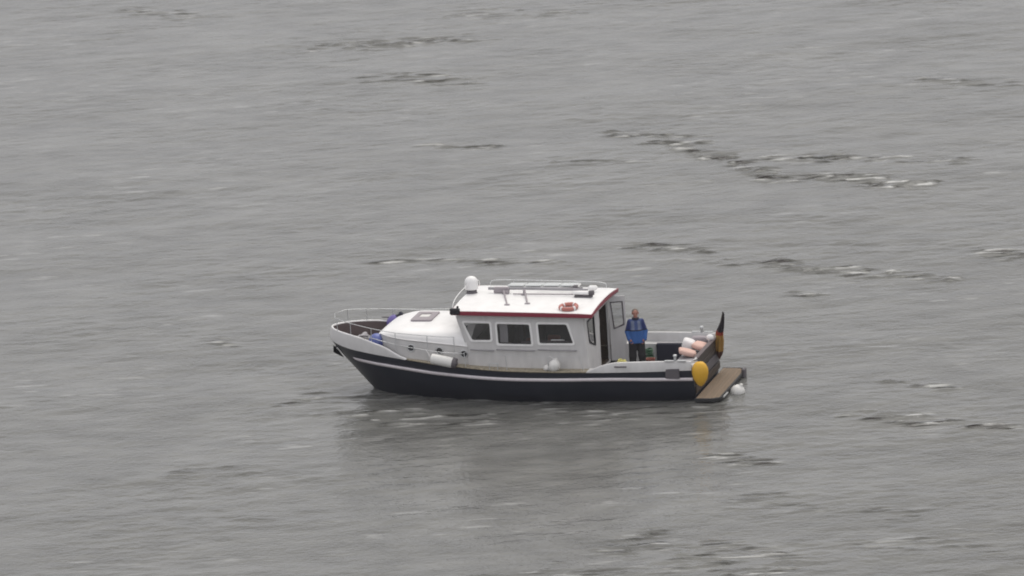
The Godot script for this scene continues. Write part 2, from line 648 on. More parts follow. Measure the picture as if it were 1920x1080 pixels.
# ---------------------------------------------------------------- trunk cabin
func trunk_w(x: float) -> float:
	var q := clampf((x - 2.55) / 1.3, 0.0, 1.0)
	return 1.36 * pow(maxf(1.0 - pow(q, 2.4), 0.0), 0.55)

func trunk_top(x: float) -> float:
	var q := clampf((x - 2.65) / 1.2, 0.0, 1.0)
	return 1.30 + 0.67 * pow(maxf(1.0 - pow(q, 2.2), 0.0), 0.6)

func trunk_side(x: float) -> float:
	return minf(1.46 + 0.108 * (x - 1.0), trunk_top(x) - 0.04)

func trunk_pt(x: float, a: float) -> Vector3:
	# a: 0 at the side edge (starboard), PI at the port edge
	var w := trunk_w(x)
	var sy := trunk_side(x)
	var c := cos(a)
	return Vector3(x, sy + (trunk_top(x) - sy) * pow(absf(sin(a)), 0.85), signf(c) * w * pow(absf(c), 0.75))

func build_trunk() -> void:
	var st := mb()
	var rows := []
	var sides := [[[], [], []], [[], [], []]]
	for i in 41:
		var x := lerpf(0.9, 3.85, 1.0 - pow(1.0 - i / 40.0, 1.7))
		var r := PackedVector3Array()
		for k in 25:
			r.append(trunk_pt(x, PI * k / 24.0))
		rows.append(r)
		for s in 2:
			var sg := 1.0 if s == 0 else -1.0
			sides[s][0].append(Vector3(x, sheer(x) - 0.03, sg * trunk_w(x)))
			sides[s][1].append(Vector3(x, trunk_side(x) - 0.012, sg * trunk_w(x)))
			sides[s][2].append(Vector3(x, trunk_side(x), sg * trunk_w(x) * 1.0))
	grid(st, rows, true)
	var roof := put("trunk_cabin", st, M.white, boat)
	for s in 2:
		st = mb()
		grid(st, [PackedVector3Array(sides[s][0]), PackedVector3Array(sides[s][1])], s == 1)
		put("trunk_side", st, M.white_shaded, roof)
		st = mb()
		var lip := []
		for i in range(0, 41, 2):
			lip.append(sides[s][2][i] + Vector3(0, -0.005, 0.008 if s == 0 else -0.008))
		tube(st, lip, 0.018, 6)
		put("trim", st, M.white, roof)
	# deck hatch with a raised frame and a smoked pane
	var n := Vector3(-0.02, 1, 0).normalized()
	var hx := Transform3D(Basis(Vector3(1, 0.0, 0).normalized(), Vector3(0, 0, 1), Vector3(0, -1, 0)), Vector3(2.47, 1.955, -0.08))
	st = mb()
	var outer := rounded([Vector2(-0.29, -0.50), Vector2(0.29, -0.50), Vector2(0.29, 0.50), Vector2(-0.29, 0.50)], 0.07)
	var hole := rounded([Vector2(-0.13, -0.12), Vector2(0.17, -0.12), Vector2(0.17, 0.28), Vector2(-0.13, 0.28)], 0.05)
	plate(st, outer, hx, -0.045, 0.05, hole)
	var hatch := put("hatch", st, M.lilac, boat)
	st = mb()
	plate(st, hole, hx, -0.02, 0.03)
	put("pane", st, M.vinyl_white, hatch)
	# portholes, three a side
	for s: float in [-1.0, 1.0]:
		for p: Array in [[2.57, 1.41], [1.79, 1.335], [1.12, 1.25]]:
			var ph := Node3D.new()
			ph.name = numbered(boat, "porthole")
			boat.add_child(ph)
			var d := (trunk_w(p[0] + 0.1) - trunk_w(p[0] - 0.1)) / 0.2
			ph.transform = Transform3D(Basis(Vector3.UP, -atan(d) * s), Vector3(p[0], p[1], s * (trunk_w(p[0]) + 0.004)))
			var ring := Transform3D(Basis(Vector3(1, 0, 0), Vector3(0, 0, s), Vector3(0, -s, 0)), Vector3.ZERO)
			st = mb()
			torus(st, ring, 0.095, 0.018)
			put("rim", st, M.steel, ph)
			st = mb()
			lathe(st, [[0.09, -0.02], [0.09, 0.008]], ring, 20)
			put("pane", st, M.hatch_glass, ph)

# ---------------------------------------------------------------- wheelhouse
const WINDOWS := [
	[Vector2(1.10, 2.14), Vector2(0.34, 2.12), Vector2(0.33, 1.62), Vector2(0.88, 1.62)],
	[Vector2(0.19, 2.11), Vector2(-0.74, 2.09), Vector2(-0.78, 1.50), Vector2(0.17, 1.52)],
	[Vector2(-0.93, 2.10), Vector2(-1.76, 2.09), Vector2(-1.92, 1.53), Vector2(-0.96, 1.53)],
]

func roof_y(x: float) -> float:
	return 2.415 + 0.022 * x

func wall(called: String, poly: Array, holes: Array, xf: Transform3D, depth: float, m: Material = null) -> CSGCombiner3D:
	m = m if m else M.white_shaded
	var w := CSGCombiner3D.new()
	w.name = numbered(boat, called)
	boat.add_child(w, true)
	w.transform = xf
	var p := CSGPolygon3D.new()
	p.polygon = PackedVector2Array(poly)
	p.depth = depth
	p.material = m
	w.add_child(p)
	for h in holes:
		var c := CSGPolygon3D.new()
		c.operation = CSGShape3D.OPERATION_SUBTRACTION
		c.polygon = rounded(h, 0.06)
		c.depth = depth + 0.4
		c.position.z = 0.2
		c.material = m
		w.add_child(c)
	return w

func window(poly: Array, xf: Transform3D, frame_mat: Material) -> void:
	# a frame standing proud of the wall on both faces, with a pane in the middle
	var o := Node3D.new()
	o.name = numbered(boat, "window")
	boat.add_child(o, true)
	o.transform = xf
	var st := mb()
	plate(st, rounded(inset(poly, -0.028), 0.07), Transform3D.IDENTITY, -0.022, 0.022, rounded(inset(poly, 0.022), 0.05))
	put("frame", st, frame_mat, o)
	st = mb()
	plate(st, rounded(inset(poly, 0.012), 0.05), Transform3D.IDENTITY, -0.004, -0.001)
	put("pane", st, M.glass, o)

func build_house() -> void:
	var st: SurfaceTool
	var side := [Vector2(-2.31, 0.82), Vector2(1.0, 0.92), Vector2(0.98, 1.40), Vector2(1.26, roof_y(1.26) - 0.09), Vector2(-2.18, roof_y(-2.2) - 0.09)]
	for s: float in [-1.0, 1.0]:
		# CSG polygons reach from z = 0 to -depth
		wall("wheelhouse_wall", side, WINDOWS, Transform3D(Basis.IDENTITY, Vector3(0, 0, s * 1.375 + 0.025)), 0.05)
		wall("wall_lining", [Vector2(-2.22, 0.52), Vector2(0.90, 0.52), Vector2(0.93, 1.40), Vector2(1.18, 2.30), Vector2(-2.14, 2.24)], WINDOWS, Transform3D(Basis.IDENTITY, Vector3(0, 0, s * 1.335 + 0.01)), 0.02, M.interior)
		for w: Array in WINDOWS:
			window(w, Transform3D(Basis.IDENTITY, Vector3(0, 0, s * 1.40)), M.white)
			st = mb()
			var x0: float = w[3].x + 0.03
			var x1: float = w[2].x - 0.05
			tube(st, [Vector3(x0, 1.385, s * 1.405), Vector3(x0, 1.39, s * 1.45), Vector3(x1, 1.36, s * 1.45), Vector3(x1, 1.355, s * 1.405)], 0.017, 8)
			put("handrail", st, M.grey, boat)
	# rear wall with a window to port and the open doorway to starboard
	var aft := Transform3D(Basis(Vector3(0, 0, 1), Vector3.UP, Vector3(-1, 0, 0)), Vector3(-2.24, 0, 0))
	var back := [Vector2(-1.35, 0.42), Vector2(1.35, 0.42), Vector2(1.35, 2.28), Vector2(-1.35, 2.28)]
	var rear := [Vector2(-1.18, 2.08), Vector2(-0.40, 2.08), Vector2(-0.34, 1.26), Vector2(-1.0, 1.50)]
	wall("wheelhouse_wall", back, [rear, [Vector2(0.22, 0.46), Vector2(1.26, 0.46), Vector2(1.26, 2.16), Vector2(0.22, 2.16)]], aft, 0.05)
	var aft2 := aft
	aft2.origin.x = -2.235
	window(rear, aft2, M.rubber)
	# the cabin door, swung open towards the stern
	var hinge := Vector3(-2.26, 0, 1.30)
	var along := Vector3(-0.93, 0, 0.36).normalized()
	var leaf := Transform3D(Basis(along, Vector3.UP, along.cross(Vector3.UP)), hinge)
	st = mb()
	var dw := [Vector2(0.05, 2.04), Vector2(0.36, 2.04), Vector2(0.38, 1.42), Vector2(0.12, 1.32)]
	var lp := PackedVector2Array([Vector2(0.0, 0.44), Vector2(0.44, 0.44), Vector2(0.44, 2.20), Vector2(0.0, 2.20)])
	plate(st, _spread([Vector2(0.44, 2.20), Vector2(0.0, 2.20), Vector2(0.0, 1.30), Vector2(0.44, 1.30)]), leaf, -0.02, 0.02, _spread([dw[1], dw[0], dw[3], dw[2]]))
	box(st, leaf * Vector3(0.22, 0.87, 0), Vector3(0.44, 0.858, 0.04), 0.006, leaf.basis)
	var door := put("door", st, M.white_shaded, boat)
	st = mb()
	plate(st, PackedVector2Array([dw[1], dw[0], dw[3], dw[2]]), leaf, -0.008, 0.004)
	put("pane", st, M.glass, door)
	st = mb()
	plate(st, _spread([dw[1] + Vector2(.02, .02), dw[0] + Vector2(-.02, .02), dw[3] + Vector2(-.02, -.02), dw[2] + Vector2(.02, -.02)]), leaf, -0.028, 0.028, _spread([dw[1] - Vector2(.012, .012), dw[0] - Vector2(-.012, .012), dw[3] - Vector2(-.012, -.012), dw[2] - Vector2(.012, -.012)]))
	put("frame", st, M.dark_grey, door)
	# windscreen, leaning forward: three panes between posts
	var lean := Vector3(0.28, 0.97, 0).normalized()
	var fr := Transform3D(Basis(Vector3(0, 0, 1), lean, Vector3(0, 0, 1).cross(lean)), Vector3(0.99, 1.40, 0))
	var screen := []
	for k in 3:
		var z := -0.87 + k * 0.87
		screen.append([Vector2(z + 0.38, 0.86), Vector2(z - 0.38, 0.86), Vector2(z - 0.38, 0.50), Vector2(z + 0.38, 0.50)])
	wall("wheelhouse_wall", [Vector2(-1.35, 0.0), Vector2(1.35, 0.0), Vector2(1.35, 0.93), Vector2(-1.35, 0.93)], screen, fr, 0.05)
	var fr2 := fr
	fr2.origin += fr.basis.z * 0.0
	for w: Array in screen:
		window(w, fr2, M.rubber)
	# roof: cambered shell with a red fascia
	st = mb()
	var rows := []
	var under := []
	for i in 15:
		var x := lerpf(-2.47, 1.36, i / 14.0)
		var r := PackedVector3Array()
		var u := PackedVector3Array()
		for k in 17:
			var z := lerpf(-1.545, 1.545, k / 16.0)
			var edge := 1.0 - pow(absf(z) / 1.545, 2.2)
			var e2 := 1.0 - pow(absf((x + 0.555) / 1.915), 10.0)
			r.append(Vector3(x, roof_y(x) + 0.012 + 0.085 * edge + 0.012 * e2, z))
			u.append(Vector3(x, roof_y(x) - 0.09 + 0.03 * edge, z))
		rows.append(r)
		under.append(u)
	grid(st, rows, false)
	grid(st, under, true)
	var roof := put("roof", st, M.white, boat)
	for s: float in [-1.0, 1.0]:
		st = mb()
		var a := Vector3(-2.485, roof_y(-2.485) - 0.04, s * 1.555)
		var b := Vector3(1.37, roof_y(1.37) - 0.04, s * 1.555)
		var d := (b - a).normalized()
		box(st, (a + b) * 0.5, Vector3((b - a).length(), 0.105, 0.03), 0.01, Basis(d, d.cross(Vector3(0, 0, -1)).normalized(), Vector3(0, 0, 1)))
		put("fascia", st, M.red, roof)
	for x: float in [-2.475, 1.365]:
		st = mb()
		var seg := []
		for k in 13:
			var z := lerpf(-1.54, 1.54, k / 12.0)
			seg.append(Vector3(x, roof_y(x) - 0.028 + 0.06 * (1.0 - pow(absf(z) / 1.545, 2.2)), z))
		for k in 12:
			var a: Vector3 = seg[k]
			var b: Vector3 = seg[k + 1]
			var d := (b - a).normalized()
			box(st, (a + b) * 0.5, Vector3(0.03, 0.085, (b - a).length() + 0.002), 0.004, Basis(Vector3(1, 0, 0), d.cross(Vector3(1, 0, 0)), d))
		put("fascia", st, M.red, roof)
	st = mb()
	box(st, Vector3(1.25, roof_y(1.25) + 0.015, -1.575), Vector3(0.27, 0.17, 0.09), 0.02)
	box(st, Vector3(1.19, roof_y(1.25) + 0.11, -1.50), Vector3(0.06, 0.08, 0.06), 0.02)
	put("navigation_light", st, M.black, boat)
	# inside
	st = mb()
	box(st, Vector3(-0.6, 0.48, 0), Vector3(3.2, 0.06, 2.64), 0.0)
	put("cabin_floor", st, M.interior, boat)
	st = mb()
	box(st, Vector3(0.74, 1.20, 0), Vector3(0.42, 0.72, 2.5), 0.05)
	put("dashboard", st, M.interior, boat)
	st = mb()
	torus(st, Transform3D(Basis(Vector3(0, 0, 1), 1.1), Vector3(0.46, 1.55, 0.55)), 0.2, 0.016)
	put("steering_wheel", st, M.interior_dark, boat)
	for z: float in [-0.62, 0.62]:
		st = mb()
		box(st, Vector3(0.02, 1.10, z), Vector3(0.5, 0.14, 0.5), 0.05)
		box(st, Vector3(-0.22, 1.52, z), Vector3(0.13, 0.80, 0.5), 0.05)
		box(st, Vector3(0.02, 0.77, z), Vector3(0.12, 0.54, 0.12), 0.02)
		put("helm_seat", st, M.interior_dark, boat)
	for s: float in [-1.0, 1.0]:
		st = mb()
		box(st, Vector3(-1.2, 0.72, s * 1.05), Vector3(1.5, 0.44, 0.5), 0.05)
		box(st, Vector3(-1.2, 1.25, s * 1.27), Vector3(1.5, 0.68, 0.12), 0.04)
		put("settee", st, M.interior_dark, boat)
	st = mb()
	box(st, Vector3(-1.2, 1.16, 0), Vector3(0.95, 0.05, 0.7), 0.015)
	box(st, Vector3(-1.2, 0.83, 0), Vector3(0.12, 0.64, 0.12), 0.01)
	put("table", st, M.interior, boat)
	st = mb()
	box(st, Vector3(-2.0, 1.30, -0.9), Vector3(0.3, 1.6, 0.8), 0.02)
	put("cupboard", st, M.interior, boat)
	st = mb()
	box(st, Vector3(-2.05, 1.68, 0.42), Vector3(0.22, 0.26, 0.34), 0.02)
	put("wall_cabinet", st, M.white_shaded, boat)
	# dark curtains added on the far side to block light through the windows
	for c: Array in [[0.25, 1.10], [-0.85, 1.15]]:
		st = mb()
		var cr := [PackedVector3Array(), PackedVector3Array()]
		for i in 25:
			var x: float = c[0] - c[1] * i / 24.0
			cr[0].append(Vector3(x, 2.13, 1.30 + 0.015 * sin(i * 1.9)))
			cr[1].append(Vector3(x, 1.44, 1.30 + 0.02 * sin(i * 1.9 + 0.3)))
		grid(st, cr)
		put("curtain", st, M.interior, boat)
	for p: Array in [[-1.42, 1.50, -1.20, 0.40], [-0.45, 1.30, -0.2, 0.3], [-1.0, 1.32, 0.1, 0.34]]:
		st = mb()
		box(st, Vector3(p[0], p[1], p[2]), Vector3(p[3], 0.22, 0.12), 0.06, Basis(Vector3(1, 0, 0), 0.2))
		put("seat_cushion", st, M.cloth_white if p[0] < -1.2 else M.rust, boat)
	# small cloths hanging in the windows
	for c: Array in [[0.12, 0.22], [-0.72, 0.10]]:
		st = mb()
		var rr := [PackedVector3Array(), PackedVector3Array()]
		for i in 13:
			var x: float = c[0] - c[1] * i / 12.0
			rr[0].append(Vector3(x, 2.1, -1.31 + 0.012 * sin(i * 2.1)))
			rr[1].append(Vector3(x, 1.55, -1.31 + 0.018 * sin(i * 2.1 + 0.4)))
		grid(st, rr)
		put("curtain", st, M.grey, boat)

func _spread(p: Array) -> PackedVector2Array:
	# four corners with points between, so that a frame and its hole pair up
	var out := PackedVector2Array()
	for i in 4:
		for k in 3:
			out.append(p[i].lerp(p[(i + 1) % 4], k / 3.0))
	return out

# ---------------------------------------------------------------- rails, roof gear, deck fittings
func build_fittings() -> void:
	var st: SurfaceTool
	# pulpit rails, both sides joined round the stem
	var top := []
	var rail_y := [[1.25, 1.78], [2.0, 1.80], [3.0, 1.83], [3.3, 1.86], [4.0, 1.93], [5.0, 2.03]]
	var mid_y := [[1.0, 1.33], [1.9, 1.38], [2.4, 1.44], [3.1, 1.53], [3.9, 1.66]]
	for i in 25:
		var x := lerpf(1.3, 4.86, i / 24.0)
		top.append(Vector3(x, curve(rail_y, x), minf(half_beam(x) - 0.06, 1.66)))
	var path := []
	for i in 25:
		path.append(mir(top[i], -1.0))
	path.append(Vector3(4.97, 2.03, -0.16))
	path.append(Vector3(5.0, 2.035, 0))
	path.append(Vector3(4.97, 2.03, 0.16))
	for i in range(24, -1, -1):
		path.append(top[i])
	st = mb()
	tube(st, path, 0.010, 8)
	put("pulpit_rail", st, M.steel, boat)
	for s: float in [-1.0, 1.0]:
		st = mb()
		path = []
		for i in 21:
			var x := lerpf(1.02, 3.85, i / 20.0)
			path.append(mir(Vector3(x, curve(mid_y, x), minf(half_beam(x) - 0.055, 1.68)), s))
		tube(st, path, 0.010, 6)
		put("lower_rail", st, M.steel, boat)
		for x: float in [1.3, 2.05, 2.98, 3.7, 4.35, 4.8]:
			st = mb()
			var z := minf(half_beam(x) - 0.06, 1.66)
			tube(st, [mir(Vector3(x, sheer(x) - 0.02, z + 0.02), s), mir(Vector3(x, curve(rail_y, x), z), s)], 0.010, 6)
			put("stanchion", st, M.steel, boat)
		# guard wire along the side deck
		path = []
		for x: float in [1.0, -0.15, -1.3, -2.25]:
			st = mb()
			var b := Vector3(x, sheer(x), half_beam(x) - 0.07)
			tube(st, [mir(b, s), mir(b + Vector3(0.03 if x > -2 else 0.12, 0.42, -0.02), s)], 0.009, 6)
			put("stanchion", st, M.steel, boat)
			path.append(mir(b + Vector3(0.03 if x > -2 else 0.12, 0.42, -0.02), s))
		st = mb()
		tube(st, path, 0.006, 5)
		put("guard_wire", st, M.steel, boat)
	# small gate bracket on the near deck edge
	st = mb()
	for x: float in [0.32, 0.10]:
		tube(st, [Vector3(x, 0.92, -1.82), Vector3(x, 1.10, -1.82)], 0.012, 6)
	tube(st, [Vector3(0.36, 1.10, -1.82), Vector3(0.06, 1.10, -1.82)], 0.014, 6)
	put("boarding_handle", st, M.steel, boat)
	# arch over the front of the roof and the far grab rail
	st = mb()
	path = []
	for i in 17:
		var a := PI * i / 16.0
		path.append(Vector3(1.33, roof_y(1.33) + 0.03 + 0.30 * pow(sin(a), 0.7), -1.5 * signf(cos(a)) * pow(absf(cos(a)), 0.8)))
	tube(st, path, 0.011, 8)
	put("roof_arch", st, M.white, boat)
	for s: float in [1.0]:
		st = mb()
		tube(st, smooth_path([Vector3(1.0, roof_y(1) + 0.05, 1.4), Vector3(0.9, roof_y(1) + 0.20, 1.4), Vector3(0.0, roof_y(0) + 0.22, 1.4), Vector3(-1.2, roof_y(-1.2) + 0.22, 1.4), Vector3(-2.1, roof_y(-2) + 0.20, 1.4), Vector3(-2.2, roof_y(-2) + 0.05, 1.4)], 5), 0.012, 8)
		for x: float in [0.35, -0.4, -1.2]:
			tube(st, [Vector3(x, roof_y(x) + 0.03, 1.4), Vector3(x, roof_y(x) + 0.22, 1.4)], 0.010, 6)
		put("roof_rail", st, M.steel, boat)
	# radome
	var dome := Node3D.new()
	dome.name = "radar_dome"
	boat.add_child(dome)
	st = mb()
	lathe(st, [[0.17, 0.0], [0.14, 0.03], [0.135, 0.11]], Transform3D(Basis.IDENTITY, Vector3(1.24, 2.53, 0.28)), 24)
	put("base", st, M.dark_grey, dome)
	st = mb()
	var pr := [[0.15, 0.11], [0.178, 0.125], [0.184, 0.17], [0.178, 0.31]]
	for i in 9:
		var a := PI * 0.5 * (i + 1) / 9.0
		pr.append([maxf(0.180 * cos(a), 0.002), 0.31 + 0.165 * sin(a)])
	lathe(st, pr, Transform3D(Basis.IDENTITY, Vector3(1.24, 2.53, 0.28)), 28)
	put("cover", st, M.white, dome)
	# lowered mast in its tabernacle
	var mast := Node3D.new()
	mast.name = "lowered_mast"
	boat.add_child(mast)
	st = mb()
	tube(st, [Vector3(0.78, 2.66, 0.30), Vector3(-0.5, 2.66, 0.30), Vector3(-1.95, 2.62, 0.32)], 0.04, 10, 0.028)
	put("spar", st, M.grey, mast)
	st = mb()
	box(st, Vector3(0.42, 2.62, 0.30), Vector3(0.42, 0.16, 0.12), 0.02)
	box(st, Vector3(0.28, 2.55, 0.24), Vector3(0.16, 0.14, 0.16), 0.02)
	put("tabernacle", st, M.lilac, mast)
	for a: Array in [[Vector3(0.36, 2.62, 0.28), Vector3(-0.03, 2.50, -0.95)], [Vector3(-0.22, 2.64, 0.28), Vector3(-0.55, 2.50, -0.80)], [Vector3(-0.20, 2.66, 0.30), Vector3(-0.22, 2.51, 0.12)]]:
		st = mb()
		tube(st, [a[0], a[1]], 0.022, 8)
		box(st, a[1], Vector3(0.14, 0.03, 0.10), 0.01)
		put("stay", st, M.lilac, mast)
	st = mb()
	tube(st, [Vector3(-0.5, 2.60, 0.55), Vector3(-1.75, 2.60, 0.58)], 0.022, 8)
	box(st, Vector3(-1.55, 2.63, 0.55), Vector3(0.14, 0.12, 0.16), 0.03)
	put("boom", st, M.dark_grey, mast)
	st = mb()
	tube(st, [Vector3(0.05, 2.56, 0.08), Vector3(-1.9, 2.55, 0.05)], 0.016, 8)
	put("boat_hook", st, M.lilac, boat)
	# flat panels on the far half of the roof, in a white tray
	st = mb()
	box(st, Vector3(-0.55, 2.545, 1.10), Vector3(1.95, 0.03, 0.5), 0.01)
	var tray := put("panel_tray", st, M.white, boat)
	for i in 4:
		st = mb()
		box(st, Vector3(0.18 - i * 0.485, 2.585, 1.10), Vector3(0.45, 0.035, 0.46), 0.008, Basis(Vector3.RIGHT, 0.08))
		put("panel", st, M.panel_blue, tray)
	# horn and lamp near the rear edge
	var horn := Node3D.new()
	horn.name = "horn"
	boat.add_child(horn)
	st = mb()
	tube(st, [Vector3(-1.62, 2.60, 0.02), Vector3(-2.05, 2.60, 0.0)], 0.05, 12)
	put("casing", st, M.white, horn)
	st = mb()
	tube(st, [Vector3(-2.05, 2.60, 0.0), Vector3(-2.19, 2.61, 0.02)], 0.065, 12)
	box(st, Vector3(-1.9, 2.515, 0.0), Vector3(0.5, 0.05, 0.10), 0.01)
	put("mount", st, M.dark_grey, horn)
	st = mb()
	box(st, Vector3(-1.98, 2.57, 0.75), Vector3(0.24, 0.12, 0.18), 0.04)
	put("ventilator", st, M.white, boat)
	# mooring gear on the port quarter, seats and lockers in the cockpit
	for s: float in [-1.0, 1.0]:
		st = mb()
		box(st, Vector3(-4.55, 1.15, s * 1.70), Vector3(0.26, 0.025, 0.11), 0.008)
		box(st, Vector3(-4.88, 1.15, s * 1.68), Vector3(0.24, 0.025, 0.11), 0.008)
		tube(st, [Vector3(-4.7, 1.12, s * 1.66), Vector3(-4.7, 1.29, s * 1.66)], 0.035, 12)
		lathe(st, [[0.055, 0.0], [0.055, 0.03], [0.03, 0.045]], Transform3D(Basis.IDENTITY, Vector3(-4.7, 1.27, s * 1.66)), 14)
		put("bollard", st, M.steel, boat)
		st = mb()
		box(st, Vector3(-4.62, 0.80, s * (half_beam(-4.62) + 0.008)), Vector3(0.38, 0.27, 0.04), 0.01)
		put("fender_plate", st, M.dark_grey, boat)
		st = mb()
		box(st, Vector3(3.9, 1.68, s * 1.12), Vector3(0.22, 0.03, 0.06), 0.01)
		put("fairlead", st, M.dark_grey, boat)
	for s: float in [-1.0]:
		st = mb()
		box(st, Vector3(-3.25, 1.02, -1.855), Vector3(0.34, 0.035, 0.02), 0.006)
		put("step_pad", st, M.dark_grey, boat)
	st = mb()
	box(st, Vector3(-3.93, 0.64, 1.37), Vector3(0.85, 0.54, 0.12), 0.02)
	put("locker", st, M.navy, boat)
	st = mb()
	box(st, Vector3(-4.72, 0.60, 0.05), Vector3(0.66, 0.44, 2.6), 0.03)
	put("stern_bench", st, M.grey, boat)
	st = mb()
	box(st, Vector3(-3.3, 0.55, -1.30), Vector3(1.6, 0.34, 0.22), 0.02)
	put("side_bench", st, M.white_shaded, boat)
	# windlass and hawse on the bow
	st = mb()
	box(st, Vector3(4.25, 1.36, 0), Vector3(0.34, 0.16, 0.24), 0.04)
	tube(st, [Vector3(4.25, 1.42, -0.22), Vector3(4.25, 1.42, 0.22)], 0.07, 14)
	put("windlass", st, M.grey, boat)
	st = mb()
	tube(st, smooth_path([Vector3(3.75, 1.28, -0.55), Vector3(3.95, 1.29, -0.3), Vector3(4.15, 1.32, -0.5), Vector3(4.0, 1.32, -0.75), Vector3(3.8, 1.31, -0.6)], 5), 0.03, 8)
	put("mooring_rope", st, M.pale_yellow, boat)
	st = mb()
	box(st, Vector3(5.0, 1.27, -0.02), Vector3(0.10, 0.09, 0.10), 0.03)
	put("hawse_roller", st, M.rubber, boat)
	# flagstaff
	st = mb()
	tube(st, [Vector3(-5.16, 0.85, 1.18), Vector3(-5.40, 1.78, 1.22)], 0.016, 8)
	lathe(st, [[0.01, 0.0], [0.026, 0.02], [0.01, 0.045]], Transform3D(Basis.IDENTITY, Vector3(-5.40, 1.77, 1.22)), 10)
	put("flagstaff", st, M.transom_wood, boat)

# ---------------------------------------------------------------- loose things
func rope(parent: Node, a: Vector3, b: Vector3, sag: float, m: Material) -> void:
	var st := mb()
	var p := []
	for i in 9:
		var t := i / 8.0
		p.append(a.lerp(b, t) + Vector3.DOWN * sag * 4.0 * t * (1.0 - t))
	tube(st, p, 0.009, 6)
	put("rope", st, m, parent)

func build_loose() -> void:
	var st: SurfaceTool
	# long white fender lying along the port side deck
	var o := thing("fender", "long white cylinder fender with dark end lying below the portholes", "fender", Vector3(1.62, 1.17, -1.80), 0.0, "fenders on the boat")
	st = mb()
	var pr := [[0.03, -0.39], [0.10, -0.37], [0.135, -0.31], [0.14, -0.2], [0.14, 0.22], [0.13, 0.29]]
	var lie := Transform3D(Basis(Vector3(0.16, 0.98, 0).normalized(), Vector3(0.98, -0.05, 0).normalized() + Vector3(0, 0.17, 0), Vector3(0, 0, 1)).orthonormalized(), Vector3.ZERO)
	lie = Transform3D(Basis(Vector3(0, 0, 1), PI * 0.5 + 0.20 - PI).orthonormalized(), Vector3.ZERO)
	lathe(st, pr, lie, 20)
	put("tube", st, M.vinyl_white, o)
	st = mb()
	lathe(st, [[0.132, -0.40], [0.142, -0.385], [0.143, -0.30], [0.138, -0.29]], lie, 20)
	lathe(st, [[0.03, -0.44], [0.05, -0.395]], lie, 12)
	put("end_cap", st, M.lilac if false else M.dark_grey, o)
	rope(o, lie * Vector3(0, 0.28, 0), Vector3(0.45, 0.28, 0.1), 0.02, M.cloth_white)
	# short white fender standing on the deck below the last window
	o = thing("fender", "short round white fender on the side deck below the rear window", "fender", Vector3(-1.43, 1.03, -1.72), 0.0, "fenders on the boat")
	st = mb()
	lathe(st, [[0.03, -0.17], [0.10, -0.15], [0.145, -0.08], [0.155, 0.0], [0.145, 0.07], [0.09, 0.135], [0.04, 0.16], [0.035, 0.20]], Transform3D(Basis(Vector3(0, 0, 1), 0.35), Vector3.ZERO), 20)
	put("ball", st, M.vinyl_white, o)
	st = mb()
	lathe(st, [[0.03, -0.09], [0.075, -0.06], [0.085, 0.0], [0.07, 0.06], [0.03, 0.08]], Transform3D(Basis(Vector3(0, 0, 1), 1.3), Vector3(0.21, -0.07, 0.0)), 14)
	put("float", st, M.vinyl_white, o)
	rope(o, Vector3(-0.07, 0.19, 0), Vector3(0.13, 0.24, 0.05), 0.03, M.cloth_white)
	# ball fender at the swimming platform
	o = thing("fender", "round white ball fender hanging at the rear edge of the swimming platform", "fender", Vector3(-6.10, 0.04, -0.55), 0.0, "fenders on the boat")
	st = mb()
	lathe(st, [[0.03, -0.2], [0.11, -0.175], [0.175, -0.10], [0.195, 0.0], [0.175, 0.09], [0.11, 0.165], [0.05, 0.19], [0.04, 0.24]], Transform3D(Basis(Vector3(0, 0, 1), 0.5), Vector3.ZERO), 22)
	put("ball", st, M.vinyl_white, o)
	rope(o, Vector3(-0.08, 0.21, 0), Vector3(0.19, 0.02, 0.1), 0.0, M.dark_grey)
	# two blue buoy fenders on the bow
	for a: Array in [[Vector3(3.62, 1.50, -0.95), 1.25, "vinyl_blue", "blue ball fender lying in the bow on the near side of the trunk cabin", 0.215], [Vector3(3.66, 1.56, 1.05), -0.95, "vinyl_violet", "violet blue buoy fender with dark neck propped up on the far side of the bow", 0.19]]:
		o = thing("buoy_fender", a[3], "fender", a[0], 0.0, "blue fenders on the bow")
		st = mb()
		var r: float = a[4]
		var tilt := Transform3D(Basis(Vector3(0, 0, 1), a[1] if a[1] < 0 else 1.35), Vector3.ZERO)
		if a[1] < 0:
			tilt = Transform3D(Basis(Vector3(0, 0, 1), 0.75), Vector3.ZERO)
		var stretch := 1.0 if a[1] > 0 else 1.15
		var p2 := []
		for i in 11:
			var t := PI * (i + 0.3) / 12.5
			p2.append([maxf(r * sin(t), 0.01), -r * stretch * cos(t)])
		lathe(st, p2, tilt, 24)
		put("ball", st, M[a[2]], o)
		st = mb()
		lathe(st, [[0.095, r * stretch * 0.90], [0.07, r * stretch * 1.06], [0.055, r * stretch * 1.28], [0.075, r * stretch * 1.42], [0.05, r * stretch * 1.62]], tilt, 14)
		put("neck", st, M.navy, o)
	# yellow float at the port quarter
	o = thing("rescue_float", "plump yellow float bag hanging over the port corner of the stern", "float", Vector3(-5.36, 0.80, -1.66))
	st = mb()
	lathe(st, [[0.04, -0.335], [0.10, -0.285], [0.19, -0.14], [0.225, 0.02], [0.22, 0.15], [0.165, 0.255], [0.10, 0.31], [0.04, 0.325]], Transform3D(Basis(Vector3(1, 0, 0), 0.06).scaled(Vector3(1.0, 1, 0.8)), Vector3.ZERO), 10)
	put("cover", st, M.yellow, o)
	st = mb()
	tube(st, [Vector3(0, 0.32, 0), Vector3(0.06, 0.36, 0.05), Vector3(0.17, 0.34, 0.07)], 0.014, 6)
	put("strap", st, M.black, o)
	# red lifebuoy on the roof
	o = thing("lifebuoy", "red and white lifebuoy ring lying on the near rear corner of the roof", "lifebuoy", Vector3(-1.76, roof_y(-1.7) + 0.115, -1.16))
